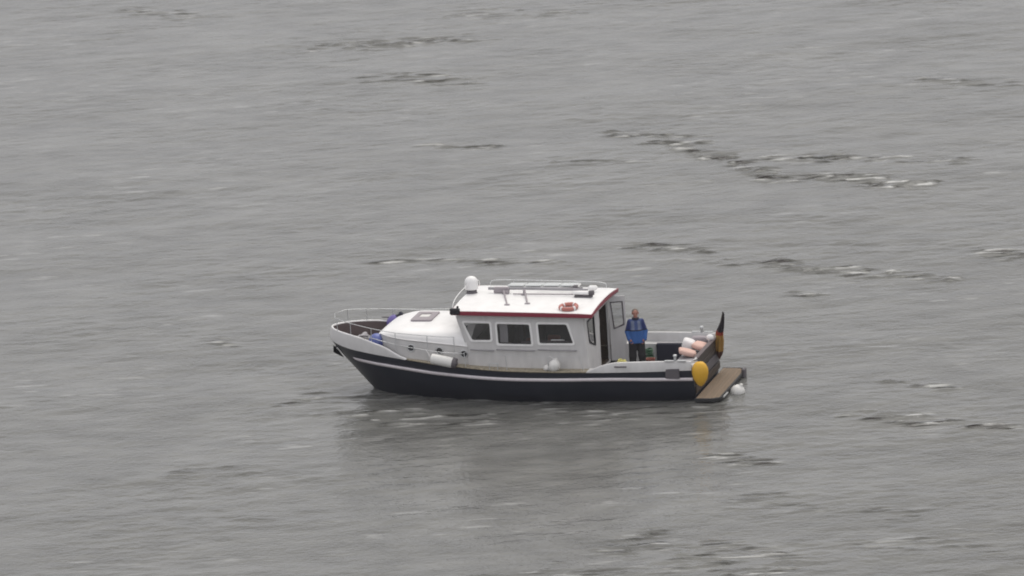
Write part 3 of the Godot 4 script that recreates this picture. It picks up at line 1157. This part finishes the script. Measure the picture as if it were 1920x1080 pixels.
	var lx := Transform3D(Basis(Vector3(1, 0, 0), -0.10), Vector3.ZERO)
	st = mb()
	torus(st, lx, 0.215, 0.055)
	put("ring", st, M.ring_red, o)
	for k in 4:
		st = mb()
		var a := TAU * k / 4.0 + 0.65
		torus(st, lx, 0.215, 0.055, a - 0.12, a + 0.12, 8, 0.003)
		put("band", st, M.cloth_white, o)
	# anchor below the stem
	o = thing("anchor", "dark plough anchor stowed under the stem of the bow", "anchor", Vector3(4.94, 1.10, -0.10))
	st = mb()
	tube(st, [Vector3(-0.05, 0.16, 0.02), Vector3(0.08, 0.02, 0), Vector3(0.03, -0.10, 0)], 0.03, 8)
	put("shank", st, M.dark_grey, o)
	st = mb()
	var tip := Vector3(-0.16, -0.26, 0)
	for s: float in [-1.0, 1.0]:
		var a := Vector3(0.12, 0.10, s * 0.05)
		var b := Vector3(0.08, -0.06, s * 0.20)
		var c := Vector3(0.02, -0.05, 0)
		tri_o(st, a, b, tip, Vector3(-1, 1, 0), -1)
		tri_o(st, a + Vector3(-.02, 0, 0), b + Vector3(-.02, .01, 0), tip, Vector3(1, -1, 0), -1)
		tri_o(st, b, c, tip, Vector3(1, 1, 0), -1)
	put("fluke", st, M.rubber, o)
	# furled flag
	o = thing("flag", "limp black red and gold flag hanging in folds from the stern staff", "flag", Vector3(-5.29, 1.2, 1.21))
	st = mb()
	var rows := []
	var cols := []
	var widths := [[-0.66, 0.03], [-0.58, 0.09], [-0.45, 0.13], [-0.15, 0.15], [0.05, 0.125], [0.25, 0.08], [0.42, 0.045], [0.56, 0.014]]
	for i in 29:
		var y := lerpf(-0.66, 0.56, i / 28.0)
		var w := curve(widths, y)
		var r := PackedVector3Array()
		for k in 36:
			var t := TAU * k / 36.0
			var fold := 1.0 + 0.30 * sin(t * 6.0 + y * 3.0) + 0.16 * sin(t * 9.0 - y * 5.0)
			r.append(Vector3(-y * 0.258 * (1.0 if y > 0.0 else 0.25) + cos(t) * w * fold * 0.64 - 0.0, y + 0.03 * sin(t + 0.5), sin(t) * w * fold * 0.7))
		rows.append(r)
		if y > 0.06:
			cols.append(Color(0.012, 0.011, 0.014))
		elif y > -0.02:
			cols.append(Color(0.22, 0.03, 0.015))
		elif y > -0.46:
			cols.append(Color(0.30, 0.17, 0.04))
		else:
			cols.append(Color(0.07, 0.03, 0.02))
	grid(st, rows, false, true, 0, cols)
	put("cloth", st, M.tint, o)
	# cushions and linen on the stern bench
	for a: Array in [["cushion", "salmon pink cushion at the port end of the cushions on the stern bench", "cushion", Vector3(-4.62, 0.94, 0.18), 0.3, Vector3(0.48, 0.15, 0.46), "salmon", 0.3], ["cushion", "salmon pink cushion closest to the flag on the stern bench", "cushion", Vector3(-4.86, 0.99, 0.72), -0.2, Vector3(0.40, 0.15, 0.46), "salmon", 0.25], ["pillow", "white pillow behind the salmon cushions on the stern bench", "pillow", Vector3(-4.50, 1.00, 0.86), 0.15, Vector3(0.34, 0.28, 0.44), "cloth_white", 0.35], ["blanket", "folded lilac grey blanket beside the white pillow on the stern bench", "blanket", Vector3(-4.72, 1.0, 1.22), 0.1, Vector3(0.46, 0.28, 0.24), "lilac", 0.0]]:
		o = thing(a[0], a[1], a[2], a[3], a[4])
		st = mb()
		var sz: Vector3 = a[5] * 0.5
		var rr := []
		for i in 13:
			var v := PI * (i / 12.0 - 0.5)
			var ring := PackedVector3Array()
			for k in 28:
				var t := TAU * k / 28.0
				var e := 0.36
				var cv := pow(absf(cos(v)), e)
				ring.append(Vector3(sz.x * cv * signf(cos(t)) * pow(absf(cos(t)), e), sz.y * signf(sin(v)) * pow(absf(sin(v)), 0.8) + 0.012 * sin(t * 5.0) * cos(v), sz.z * cv * signf(sin(t)) * pow(absf(sin(t)), e)))
			rr.append(ring)
		grid(st, rr, false, true)
		put("cover", st, M[a[6]], o)
		o.rotate_object_local(Vector3(0, 0, 1), a[7])
	o = thing("cleaning_cloth", "crumpled white cloth on the stern rail beside the flag", "cloth", Vector3(-5.10, 1.19, 0.86))
	st = mb()
	lathe(st, [[0.08, -0.06], [0.105, -0.02], [0.09, 0.04], [0.05, 0.075], [0.01, 0.085]], Transform3D(Basis.IDENTITY, Vector3.ZERO), 9)
	put("folds", st, M.cloth_white, o)
	# odds and ends round the person's feet
	o = thing("bucket", "small rust red bucket standing behind the person in the cockpit", "bucket", Vector3(-3.50, 0.38, 0.55))
	st = mb()
	lathe(st, [[0.10, 0.0], [0.14, 0.29], [0.148, 0.30], [0.12, 0.29], [0.09, 0.04]], Transform3D.IDENTITY, 20)
	put("pail", st, M.rust, o)
	st = mb()
	torus(st, Transform3D(Basis(Vector3(1, 0, 0), 1.1), Vector3(0, 0.30, 0)), 0.14, 0.008, 0.1, PI - 0.1, 14)
	put("handle", st, M.steel, o)
	o = thing("hose", "coiled dark green hose heaped beside the navy locker", "hose", Vector3(-3.30, 0.42, 1.16))
	st = mb()
	var hp := []
	for i in 90:
		var a := i * 0.42
		hp.append(Vector3(cos(a) * (0.17 - 0.0006 * i), 0.02 + i * 0.0042 + 0.015 * sin(a * 2.3), sin(a) * (0.16 + 0.02 * sin(i * 0.3))))
	tube(st, hp, 0.022, 7)
	put("coil", st, M.green, o)
	o = thing("rope_coil", "pale yellow rope coil on the near cockpit side in front of the person", "rope", Vector3(-3.22, 1.02, -1.52))
	st = mb()
	hp = []
	for i in 60:
		var a := i * 0.45
		hp.append(Vector3(cos(a) * (0.15 - 0.0012 * i), i * 0.002 + 0.008 * sin(a * 3.0), sin(a) * 0.08))
	tube(st, hp, 0.016, 6)
	put("turns", st, M.pale_yellow, o)

# ---------------------------------------------------------------- the person in the cockpit
func build_person() -> void:
	# own axes: +z is the way the person looks, +x the person's left
	var o := thing("person", "person in blue jacket and black trousers standing in the cockpit behind the cabin door", "person", Vector3(-3.25, 0.38, 0.16), PI + 0.25)
	var hipL := Vector3(0.10, 0.90, 0)
	var hipR := Vector3(-0.10, 0.90, 0)
	var kneeL := Vector3(0.125, 0.48, 0.03)
	var kneeR := Vector3(-0.12, 0.48, 0.02)
	var ankL := Vector3(0.14, 0.09, -0.03)
	var ankR := Vector3(-0.13, 0.09, -0.02)
	var shL := Vector3(0.15, 1.405, 0)
	var shR := Vector3(-0.15, 1.405, 0)
	var elL := Vector3(0.245, 1.13, -0.03)
	var elR := Vector3(-0.235, 1.13, -0.02)
	var wrL := Vector3(0.225, 0.94, 0.09)
	var wrR := Vector3(-0.20, 0.96, 0.12)
	var neck := Vector3(0, 1.48, -0.01)
	var head := Vector3(0, 1.635, 0.02)
	var skin := mb()
	var bones := [
		[Vector3(0, 0.96, 0), Vector3(0, 1.15, 0.01), 0.11, 0.10], [Vector3(0, 1.15, 0.01), Vector3(0, 1.36, -0.01), 0.10, 0.085],
		[shL, shR, 0.055, 0.055], [neck - Vector3(0, .06, 0), neck + Vector3(0, .07, 0.015), 0.06, 0.055],
		[hipL, kneeL, 0.085, 0.058], [hipR, kneeR, 0.085, 0.058], [kneeL, ankL, 0.055, 0.038], [kneeR, ankR, 0.055, 0.038],
		[ankL, ankL + Vector3(0.02, -0.045, 0.15), 0.04, 0.03], [ankR, ankR + Vector3(-0.02, -0.045, 0.15), 0.04, 0.03],
		[shL, elL, 0.05, 0.038], [shR, elR, 0.05, 0.038], [elL, wrL, 0.038, 0.027], [elR, wrR, 0.038, 0.027],
	]
	body(skin, bones, 0.016, 0.04)
	# head on a finer grid: skull, jaw, cheeks, nose, ears, brow, lips
	var H := func(x: float, y: float, z: float) -> Vector3: return head + Vector3(x, y, z)
	body(skin, [
		[H.call(0, 0.035, -0.025), H.call(0, 0.03, 0.015), 0.082, 0.078], [H.call(0, -0.01, 0.02), H.call(0, -0.055, 0.045), 0.062, 0.042],
		[H.call(0, -0.085, 0.055), H.call(0, -0.075, 0.055), 0.026, 0.03], [H.call(-0.035, -0.02, 0.06), H.call(0.035, -0.02, 0.06), 0.025, 0.025],
		[H.call(-0.035, 0.03, 0.078), H.call(0.035, 0.03, 0.078), 0.012, 0.012], [H.call(0, 0.015, 0.086), H.call(0, -0.022, 0.104), 0.009, 0.014],
		[H.call(-0.018, -0.052, 0.083), H.call(0.018, -0.052, 0.083), 0.008, 0.008],
		[H.call(0.083, 0.015, -0.005), H.call(0.080, -0.025, 0.0), 0.014, 0.010], [H.call(-0.083, 0.015, -0.005), H.call(-0.080, -0.025, 0.0), 0.014, 0.010],
		[H.call(0, -0.02, -0.02), H.call(0, -0.14, -0.03), 0.055, 0.055],
	], 0.005, 0.018)
	# hands: palm, four unequal curled fingers, thumb off the side of the palm
	for s: float in [-1.0, 1.0]:
		var w := wrL if s > 0 else wrR
		var d := Vector3(-s * 0.62, -0.75, 0.05).normalized()
		var side := Vector3(-s * 0.5, 0.6, 0.5).normalized()
		side = (side - d * side.dot(d)).normalized()
		var inw := side.cross(d) * s
		var hb := [[w, w + d * 0.045, 0.027, 0.03], [w + d * 0.03 + side * 0.022, w + d * 0.09 + side * 0.026, 0.018, 0.016], [w + d * 0.03 - side * 0.018, w + d * 0.085 - side * 0.028, 0.018, 0.015]]
		var lens := [0.036, 0.041, 0.038, 0.029]
		for k in 4:
			var b := w + d * (0.092 - 0.004 * absf(k - 1.3)) + side * (0.031 - 0.021 * k)
			var L: float = lens[k]
			var p1 := b + d * L
			var p2 := p1 + (d * 0.55 + inw * 0.8).normalized() * L * 0.7
			var p3 := p2 + (d * -0.2 + inw).normalized() * L * 0.5
			hb.append([b - d * 0.02, p1, 0.0095, 0.009])
			hb.append([p1, p2, 0.009, 0.008])
			hb.append([p2, p3, 0.008, 0.007])
		var tb := w + d * 0.02 + side * 0.03 + inw * 0.008
		var t1 := tb + (d * 0.6 + side * 0.6 + inw * 0.45).normalized() * 0.045
		hb.append([tb, t1, 0.013, 0.011])
		hb.append([t1, t1 + (d * 0.9 + inw * 0.5).normalized() * 0.032, 0.011, 0.009])
		body(skin, hb, 0.004, 0.008)
	put("body", skin, M.skin, o)
	# hair: short fringe round the back and sides
	var st := mb()
	body(st, [[H.call(0, 0.035, -0.032), H.call(0, 0.045, 0.0), 0.088, 0.082], [H.call(0, -0.01, -0.045), H.call(0, -0.04, -0.05), 0.07, 0.055]], 0.006, 0.02, null, func(p: Vector3) -> float:
		var q := p - head
		return q.z * 1.0 + 0.75 * (0.075 - q.y) - 0.055 if q.y < 0.09 else q.z - 0.045)
	put("hair", st, M.hair, o)
	for s: float in [-1.0, 1.0]:
		st = mb()
		lathe(st, [[0.002, -0.009], [0.009, -0.003], [0.009, 0.003], [0.002, 0.009]], Transform3D(Basis.IDENTITY, H.call(s * 0.030, 0.012, 0.080)), 10)
		put("eye", st, M.interior_dark, o)
	# trousers, jacket, collar, shoes
	st = mb()
	body(st, [[Vector3(0.02, 0.95, 0), Vector3(-0.02, 0.95, 0), 0.15, 0.15], [hipL, kneeL, 0.118, 0.097], [hipR, kneeR, 0.118, 0.097], [kneeL, ankL - Vector3(0, 0.02, 0), 0.097, 0.085], [kneeR, ankR - Vector3(0, 0.02, 0), 0.097, 0.085]], 0.014, 0.04)
	put("trousers", st, M.trousers, o)
	st = mb()
	var jacket_colour := func(p: Vector3) -> Color:
		if p.y < 1.17:
			return Color(0.03, 0.095, 0.29)
		if p.y < 1.20:
			return Color(0.01, 0.012, 0.03)
		if p.z > 0.03 and absf(absf(p.x) - 0.085) < 0.04 and p.y > 1.20 and p.y < 1.44:
			return Color(0.13, 0.16, 0.24)
		if p.y > 1.155 and absf(p.x) < 0.16:
			return Color(0.05, 0.075, 0.19)
		return Color(0.02, 0.032, 0.125)
	body(st, [
		[Vector3(0.055, 0.90, 0), Vector3(0.055, 1.15, 0.01), 0.165, 0.145], [Vector3(-0.055, 0.90, 0), Vector3(-0.055, 1.15, 0.01), 0.165, 0.145],
		[Vector3(0.045, 1.15, 0.01), Vector3(0.05, 1.35, 0), 0.135, 0.11], [Vector3(-0.045, 1.15, 0.01), Vector3(-0.05, 1.35, 0), 0.135, 0.11],
		[shL, shR, 0.07, 0.07], [neck - Vector3(0, 0.05, 0), neck, 0.09, 0.075], [shL, elL, 0.077, 0.066], [shR, elR, 0.077, 0.066], [elL, wrL, 0.066, 0.052], [elR, wrR, 0.066, 0.052],
	], 0.011, 0.02, jacket_colour, func(p: Vector3) -> float: return maxf(0.835 - p.y, -1.0))
	put("jacket", st, M.tint, o)
	st = mb()
	torus(st, Transform3D(Basis(Vector3(1, 0, 0), 0.18), Vector3(0, 1.495, -0.005)), 0.068, 0.03)
	put("collar", st, M.navy, o)
	for k in 2:
		st = mb()
		var a := ankL if k == 0 else ankR
		var f := Vector3(0.02 if k == 0 else -0.02, 0, 0)
		body(st, [[a - Vector3(0, 0.02, 0.02), a + Vector3(0, -0.045, -0.01), 0.052, 0.045], [a + Vector3(0, -0.05, -0.02), a + f + Vector3(0, -0.055, 0.16), 0.042, 0.036]], 0.009, 0.02, null, func(p: Vector3) -> float: return -p.y)
		put("shoe", st, M.shoe, o)

# ---------------------------------------------------------------- water
# stretches where gusts and old wakes steepen the ripples: x, z, x, z, half width, strength
const RUFFLED := [
	[8.8, -25.9, 12.5, -23.6, 0.8, 1.0], [6.4, -14.3, 11.1, -11.3, 0.8, 1.0], [3.5, -17.3, 5.7, -16.0, 0.5, 0.9], [10.4, -11.7, 12.5, -10.4, 0.4, 0.8],
	[-5.3, -51.4, -1.7, -51.6, 1.1, 0.55], [-3.8, -45.5, -1.1, -44.2, 1.1, 0.5], [3.5, -34, 6, -32, 0.8, 0.6], [5.4, -30.9, 8, -26.1, 0.7, 0.8],
	[8.1, -28.9, 13.7, -26.9, 0.6, 0.6], [-4, -17.1, 1.4, -15.6, 0.45, 0.65], [8.7, 5.1, 12.4, 7.7, 0.6, 0.7], [2.5, 17.4, 5.5, 20.2, 1.5, 0.5], [-2.0, 19.8, 2.5, 20.6, 0.6, 0.4], [5.5, 14.5, 9.5, 16.0, 0.8, 0.3], [8.0, 18.5, 11.0, 19.5, 0.8, 0.3], [4.0, 13.0, 6.5, 13.8, 0.5, 0.4],
	[-9.1, 7.3, -6.8, 7.6, 0.6, 0.3], [-8.7, -8.5, -7.8, -6.4, 0.3, 0.45], [4.9, 9.2, 6.2, 9.9, 0.7, 0.6], [-12.6, -60.5, -10.9, -58.9, 1.0, 0.35],
	[13.4, -39.9, 15.9, -38.3, 0.8, 0.4], [-2.5, -33.6, -0.3, -33, 0.5, 0.7], [13.6, -13.9, 14.5, -12.5, 0.7, 0.7], [-5.6, -0.6, -3.9, 0.3, 0.5, 0.4],
	[-6.2, 0.3, -4.3, 0.2, 0.5, 0.5], [-4.6, 1.9, -1.1, 3.4, 0.9, 0.5], [0.3, 2.4, 5.6, 4.0, 1.0, 0.35], [9.7, 1.9, 11.3, 2.7, 0.5, 0.5], [-1.5, -56, 2.1, -55.4, 1.0, 0.32],
	[7.7, -9.7, 8.4, -9.3, 0.4, 0.6], [3.3, 18.9, 5.5, 20.1, 0.8, 0.5], [1.5, -30.0, 4.5, -29.4, 0.3, 0.35], [-3.7, 0.6, 4.9, 3.4, 0.45, 0.28],
]

func build_water() -> void:
	var x0 := -27.0
	var z0 := -78.0
	var dx := 0.11
	var dz := 0.075
	var nx := 490
	var nz := 1600
	var swell := FastNoiseLite.new()
	swell.seed = 11
	swell.frequency = 0.16
	swell.fractal_octaves = 2
	var wave := FastNoiseLite.new()
	wave.seed = 21
	wave.frequency = 0.62
	wave.fractal_octaves = 4
	wave.fractal_gain = 0.55
	wave.fractal_lacunarity = 1.9
	var gust := FastNoiseLite.new()
	gust.seed = 31
	gust.frequency = 0.075
	gust.fractal_octaves = 3
	var crest := FastNoiseLite.new()
	crest.seed = 41
	crest.frequency = 2.3
	crest.fractal_type = FastNoiseLite.FRACTAL_RIDGED
	crest.fractal_octaves = 3
	var chop := FastNoiseLite.new()
	chop.seed = 51
	chop.frequency = 1.9
	chop.fractal_octaves = 2
	# strength of the ruffled stretches on a coarse grid
	var cell := 0.3
	var mx := int(nx * dx / cell) + 2
	var mz := int(nz * dz / cell) + 2
	var mask := PackedFloat32Array()
	mask.resize(mx * mz)
	for r: Array in RUFFLED:
		var a := Vector2(r[0], r[1])
		var b := Vector2(r[2], r[3])
		var hw: float = r[4] * 0.7
		var lo := a.min(b) - Vector2.ONE * (hw * 3 + 1)
		var hi := a.max(b) + Vector2.ONE * (hw * 3 + 1)
		for j in range(maxi(int((lo.y - z0) / cell), 0), mini(int((hi.y - z0) / cell) + 1, mz)):
			for i in range(maxi(int((lo.x - x0) / cell), 0), mini(int((hi.x - x0) / cell) + 1, mx)):
				var p := Vector2(x0 + i * cell, z0 + j * cell)
				p += Vector2(gust.get_noise_2d(p.x * 9.0, p.y * 9.0), gust.get_noise_2d(p.y * 9.0 + 50, p.x * 5.0)) * hw * 1.6
				var q := Geometry2D.get_closest_point_to_segment(p, a, b)
				var d := p.distance_to(q) / hw
				mask[j * mx + i] = maxf(mask[j * mx + i], minf(1.0, r[5] * 1.25) * smoothstep(1.5, 0.5, d))
	var height := PackedFloat32Array()
	height.resize(nx * nz)
	var painted_glints := PackedFloat32Array()
	painted_glints.resize(nx * nz)
	var painted_darks := PackedFloat32Array()
	var silt := PackedFloat32Array()   # how cloudy the water is, from place to place
	silt.resize(nx * nz)
	painted_darks.resize(nx * nz)
	for j in nz:
		var z := z0 + j * dz
		for i in nx:
			var x := x0 + i * dx
			var u := x + 0.16 * z
			var h := 0.030 * swell.get_noise_2d(u * 0.6, z)
			var g := 0.72 + 0.75 * gust.get_noise_2d(x * 0.7, z * 1.5)
			h += 0.021 * clampf(g, 0.3, 1.5) * wave.get_noise_2d(u * 0.6, z)
			h += 0.008 * clampf(0.75 + 1.6 * gust.get_noise_2d(x * 1.6 + 40.0, z * 2.6), 0.1, 1.8) * chop.get_noise_2d(u * 0.5, z)
			var fx := (x - x0) / cell
			var fz := (z - z0) / cell
			var ix := int(fx)
			var iz := int(fz)
			var at := iz * mx + ix
			var m := lerpf(lerpf(mask[at], mask[at + 1], fx - ix), lerpf(mask[at + mx], mask[at + mx + 1], fx - ix), fz - iz)
			var white := 0.0  # sky glints on the ripples, painted into the vertex colour
			if m > 0.01:
				m *= smoothstep(-0.22, 0.12, gust.get_noise_2d(x * 5.0 + 300.0, z * 22.0))
				var c := crest.get_noise_2d(x * 0.15 - z * 0.05, z)
				h += 0.085 * m * c
				white = m * smoothstep(0.30, 0.62, gust.get_noise_2d(x * 7.0 + 700.0, z * 40.0) + 0.25 * c)
			# a few fainter glints painted as pale flecks elsewhere
			white = maxf(white, 0.24 * smoothstep(0.40, 0.66, gust.get_noise_2d(u * 6.0 + 900.0, z * 24.0)) * smoothstep(0.0, 0.3, gust.get_noise_2d(x * 1.3 - 200.0, z * 2.0)))
			var painted_dark := 0.0  # dark near faces of the ripples, painted into the vertex colour
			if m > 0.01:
				painted_dark = minf(1.0, m * 1.3) * smoothstep(-0.02, 0.16, gust.get_noise_2d(x * 6.0 - 500.0, z * 36.0)) * (1.0 - white)
			silt[j * nx + i] = 0.22 * gust.get_noise_2d(x * 2.2 + 60.0, z * 3.4 - 90.0) + 0.30 * gust.get_noise_2d(u * 7.0 - 70.0, z * 15.0 + 20.0)
			painted_darks[j * nx + i] = painted_dark
			painted_glints[j * nx + i] = white
			height[j * nx + i] = h
	var v := PackedVector3Array()
	var n := PackedVector3Array()
	var col := PackedColorArray()
	var idx := PackedInt32Array()
	var body_colour := Color(0.127, 0.127, 0.122)
	var painted_dark_colour := Color(0.016, 0.015, 0.012)  # painted tone of the dark ripple faces
	var painted_glint_colour := Color(0.62, 0.62, 0.61)  # painted tone of the bright ripple glints
	col.resize(nx * nz)
	v.resize(nx * nz)
	n.resize(nx * nz)
	idx.resize((nx - 1) * (nz - 1) * 6)
	var w := 0
	for j in nz:
		for i in nx:
			var k := j * nx + i
			var fade := minf(minf(minf(i, nx - 1 - i), minf(j, nz - 1 - j)) / 12.0, 1.0)
			v[k] = Vector3(x0 + i * dx, height[k] * fade, z0 + j * dz)
			col[k] = (body_colour * (1.0 + silt[k])).lerp(painted_dark_colour, painted_darks[k]).lerp(painted_glint_colour, painted_glints[k])
			var hx := (height[k + (1 if i < nx - 1 else 0)] - height[k - (1 if i > 0 else 0)]) / (2.0 * dx)
			var hz := (height[k + (nx if j < nz - 1 else 0)] - height[k - (nx if j > 0 else 0)]) / (2.0 * dz)
			n[k] = Vector3(-hx, 1, -hz).normalized()
			if i < nx - 1 and j < nz - 1:
				idx[w] = k
				idx[w + 1] = k + 1
				idx[w + 2] = k + nx + 1
				idx[w + 3] = k
				idx[w + 4] = k + nx + 1
				idx[w + 5] = k + nx
				w += 6
	# the sheet goes on flat to the horizon round the rippled part
	var x1 := x0 + (nx - 1) * dx
	var z1 := z0 + (nz - 1) * dz
	var far := 3000.0
	for r: Array in [[-far, -far, far, z0], [-far, z1, far, far], [-far, z0, x0, z1], [x1, z0, far, z1]]:
		var b := v.size()
		v.append_array([Vector3(r[0], 0, r[1]), Vector3(r[2], 0, r[1]), Vector3(r[2], 0, r[3]), Vector3(r[0], 0, r[3])])
		col.append_array([body_colour, body_colour, body_colour, body_colour])
		n.append_array([Vector3.UP, Vector3.UP, Vector3.UP, Vector3.UP])
		idx.append_array([b, b + 1, b + 2, b, b + 2, b + 3])
	var arrays := []
	arrays.resize(Mesh.ARRAY_MAX)
	arrays[Mesh.ARRAY_VERTEX] = v
	arrays[Mesh.ARRAY_NORMAL] = n
	arrays[Mesh.ARRAY_COLOR] = col
	arrays[Mesh.ARRAY_INDEX] = idx
	var mesh := ArrayMesh.new()
	mesh.add_surface_from_arrays(Mesh.PRIMITIVE_TRIANGLES, arrays)
	var m := StandardMaterial3D.new()
	m.resource_name = "water"
	m.albedo_color = Color.WHITE
	m.vertex_color_use_as_albedo = true
	m.roughness = 0.09
	m.metallic_specular = 0.26
	var fine := FastNoiseLite.new()
	fine.seed = 71
	fine.frequency = 0.022
	fine.fractal_octaves = 4
	var nt := NoiseTexture2D.new()
	nt.width = 1024
	nt.height = 1024
	nt.seamless = true
	nt.as_normal_map = true
	nt.bump_strength = 6.0
	nt.noise = fine
	m.normal_enabled = true
	m.normal_texture = nt
	m.normal_scale = 0.28
	m.uv1_triplanar = true
	m.uv1_world_triplanar = true
	m.uv1_scale = Vector3(0.17, 0.2, 0.2)
	mesh.surface_set_material(0, m)
	var o := MeshInstance3D.new()
	o.name = "water"
	o.mesh = mesh
	o.set_meta("kind", "structure")
	tag(o, "grey ruffled open water with dark and bright ripples round the boat", "water")
	o.remove_meta("category")
	add_child(o)

# ---------------------------------------------------------------- scene
func _ready() -> void:
	# camera: a long lens from a high bank, held slightly out of level
	var pitch := deg_to_rad(12.43)
	var roll := deg_to_rad(3.2)
	var fwd := Vector3(0, -sin(pitch), -cos(pitch))
	var right := Vector3.RIGHT
	var up := right.cross(fwd)
	var r2 := right * cos(roll) - up * sin(roll)
	var u2 := up * cos(roll) + right * sin(roll)
	var cam := Camera3D.new()
	cam.name = "camera"
	cam.transform = Transform3D(Basis(r2, u2, -fwd), Vector3(-0.05056, 45.66088, 194.71795))
	cam.near = 1.0
	var lens := CameraAttributesPhysical.new()   # a small zoom lens, focused somewhat short of the boat
	lens.frustum_focal_length = 311.1
	lens.frustum_focus_distance = 125.0
	lens.frustum_near = 1.0
	lens.frustum_far = 8000.0
	lens.exposure_aperture = 5.6
	cam.attributes = lens
	cam.fov = 4.41777
	cam.far = 8000.0
	add_child(cam)
	cam.current = true
	# overcast sky
	var sky_mat := ProceduralSkyMaterial.new()
	sky_mat.sky_top_color = Color(0.97, 0.97, 0.985)
	sky_mat.sky_horizon_color = Color(0.71, 0.71, 0.72)
	sky_mat.sky_curve = 0.2
	sky_mat.ground_horizon_color = Color(0.62, 0.62, 0.63)
	sky_mat.ground_bottom_color = Color(0.5, 0.5, 0.5)
	sky_mat.sun_angle_max = 30.0
	var sky := Sky.new()
	sky.sky_material = sky_mat
	var env := Environment.new()
	env.background_mode = Environment.BG_SKY
	env.sky = sky
	env.background_energy_multiplier = 1.0
	env.ambient_light_source = Environment.AMBIENT_SOURCE_SKY
	env.tonemap_mode = Environment.TONE_MAPPER_LINEAR
	env.tonemap_exposure = 1.15
	env.fog_enabled = true
	env.fog_density = 0.00009
	env.fog_light_color = Color(0.82, 0.82, 0.84)
	env.sdfgi_enabled = true
	env.ssao_enabled = true
	env.ssil_enabled = true
	var we := WorldEnvironment.new()
	we.name = "environment"
	we.environment = env
	add_child(we)
	var sun := DirectionalLight3D.new()
	sun.name = "sun"
	sun.light_energy = 0.55
	sun.light_angular_distance = 50.0
	sun.light_color = Color(1.0, 0.985, 0.96)
	sun.shadow_enabled = true
	sun.rotation_degrees = Vector3(-62, 150, 0)
	add_child(sun)

	materials()
	build_water()
	boat = Node3D.new()
	boat.name = "cabin_cruiser"
	tag(boat, "white cabin cruiser with black hull and red roof edge lying on grey water", "boat")
	add_child(boat)
	boat.rotation.y = PI - deg_to_rad(YAW)
	build_hull()
	build_trunk()
	build_house()
	build_fittings()
	build_loose()
	build_person()
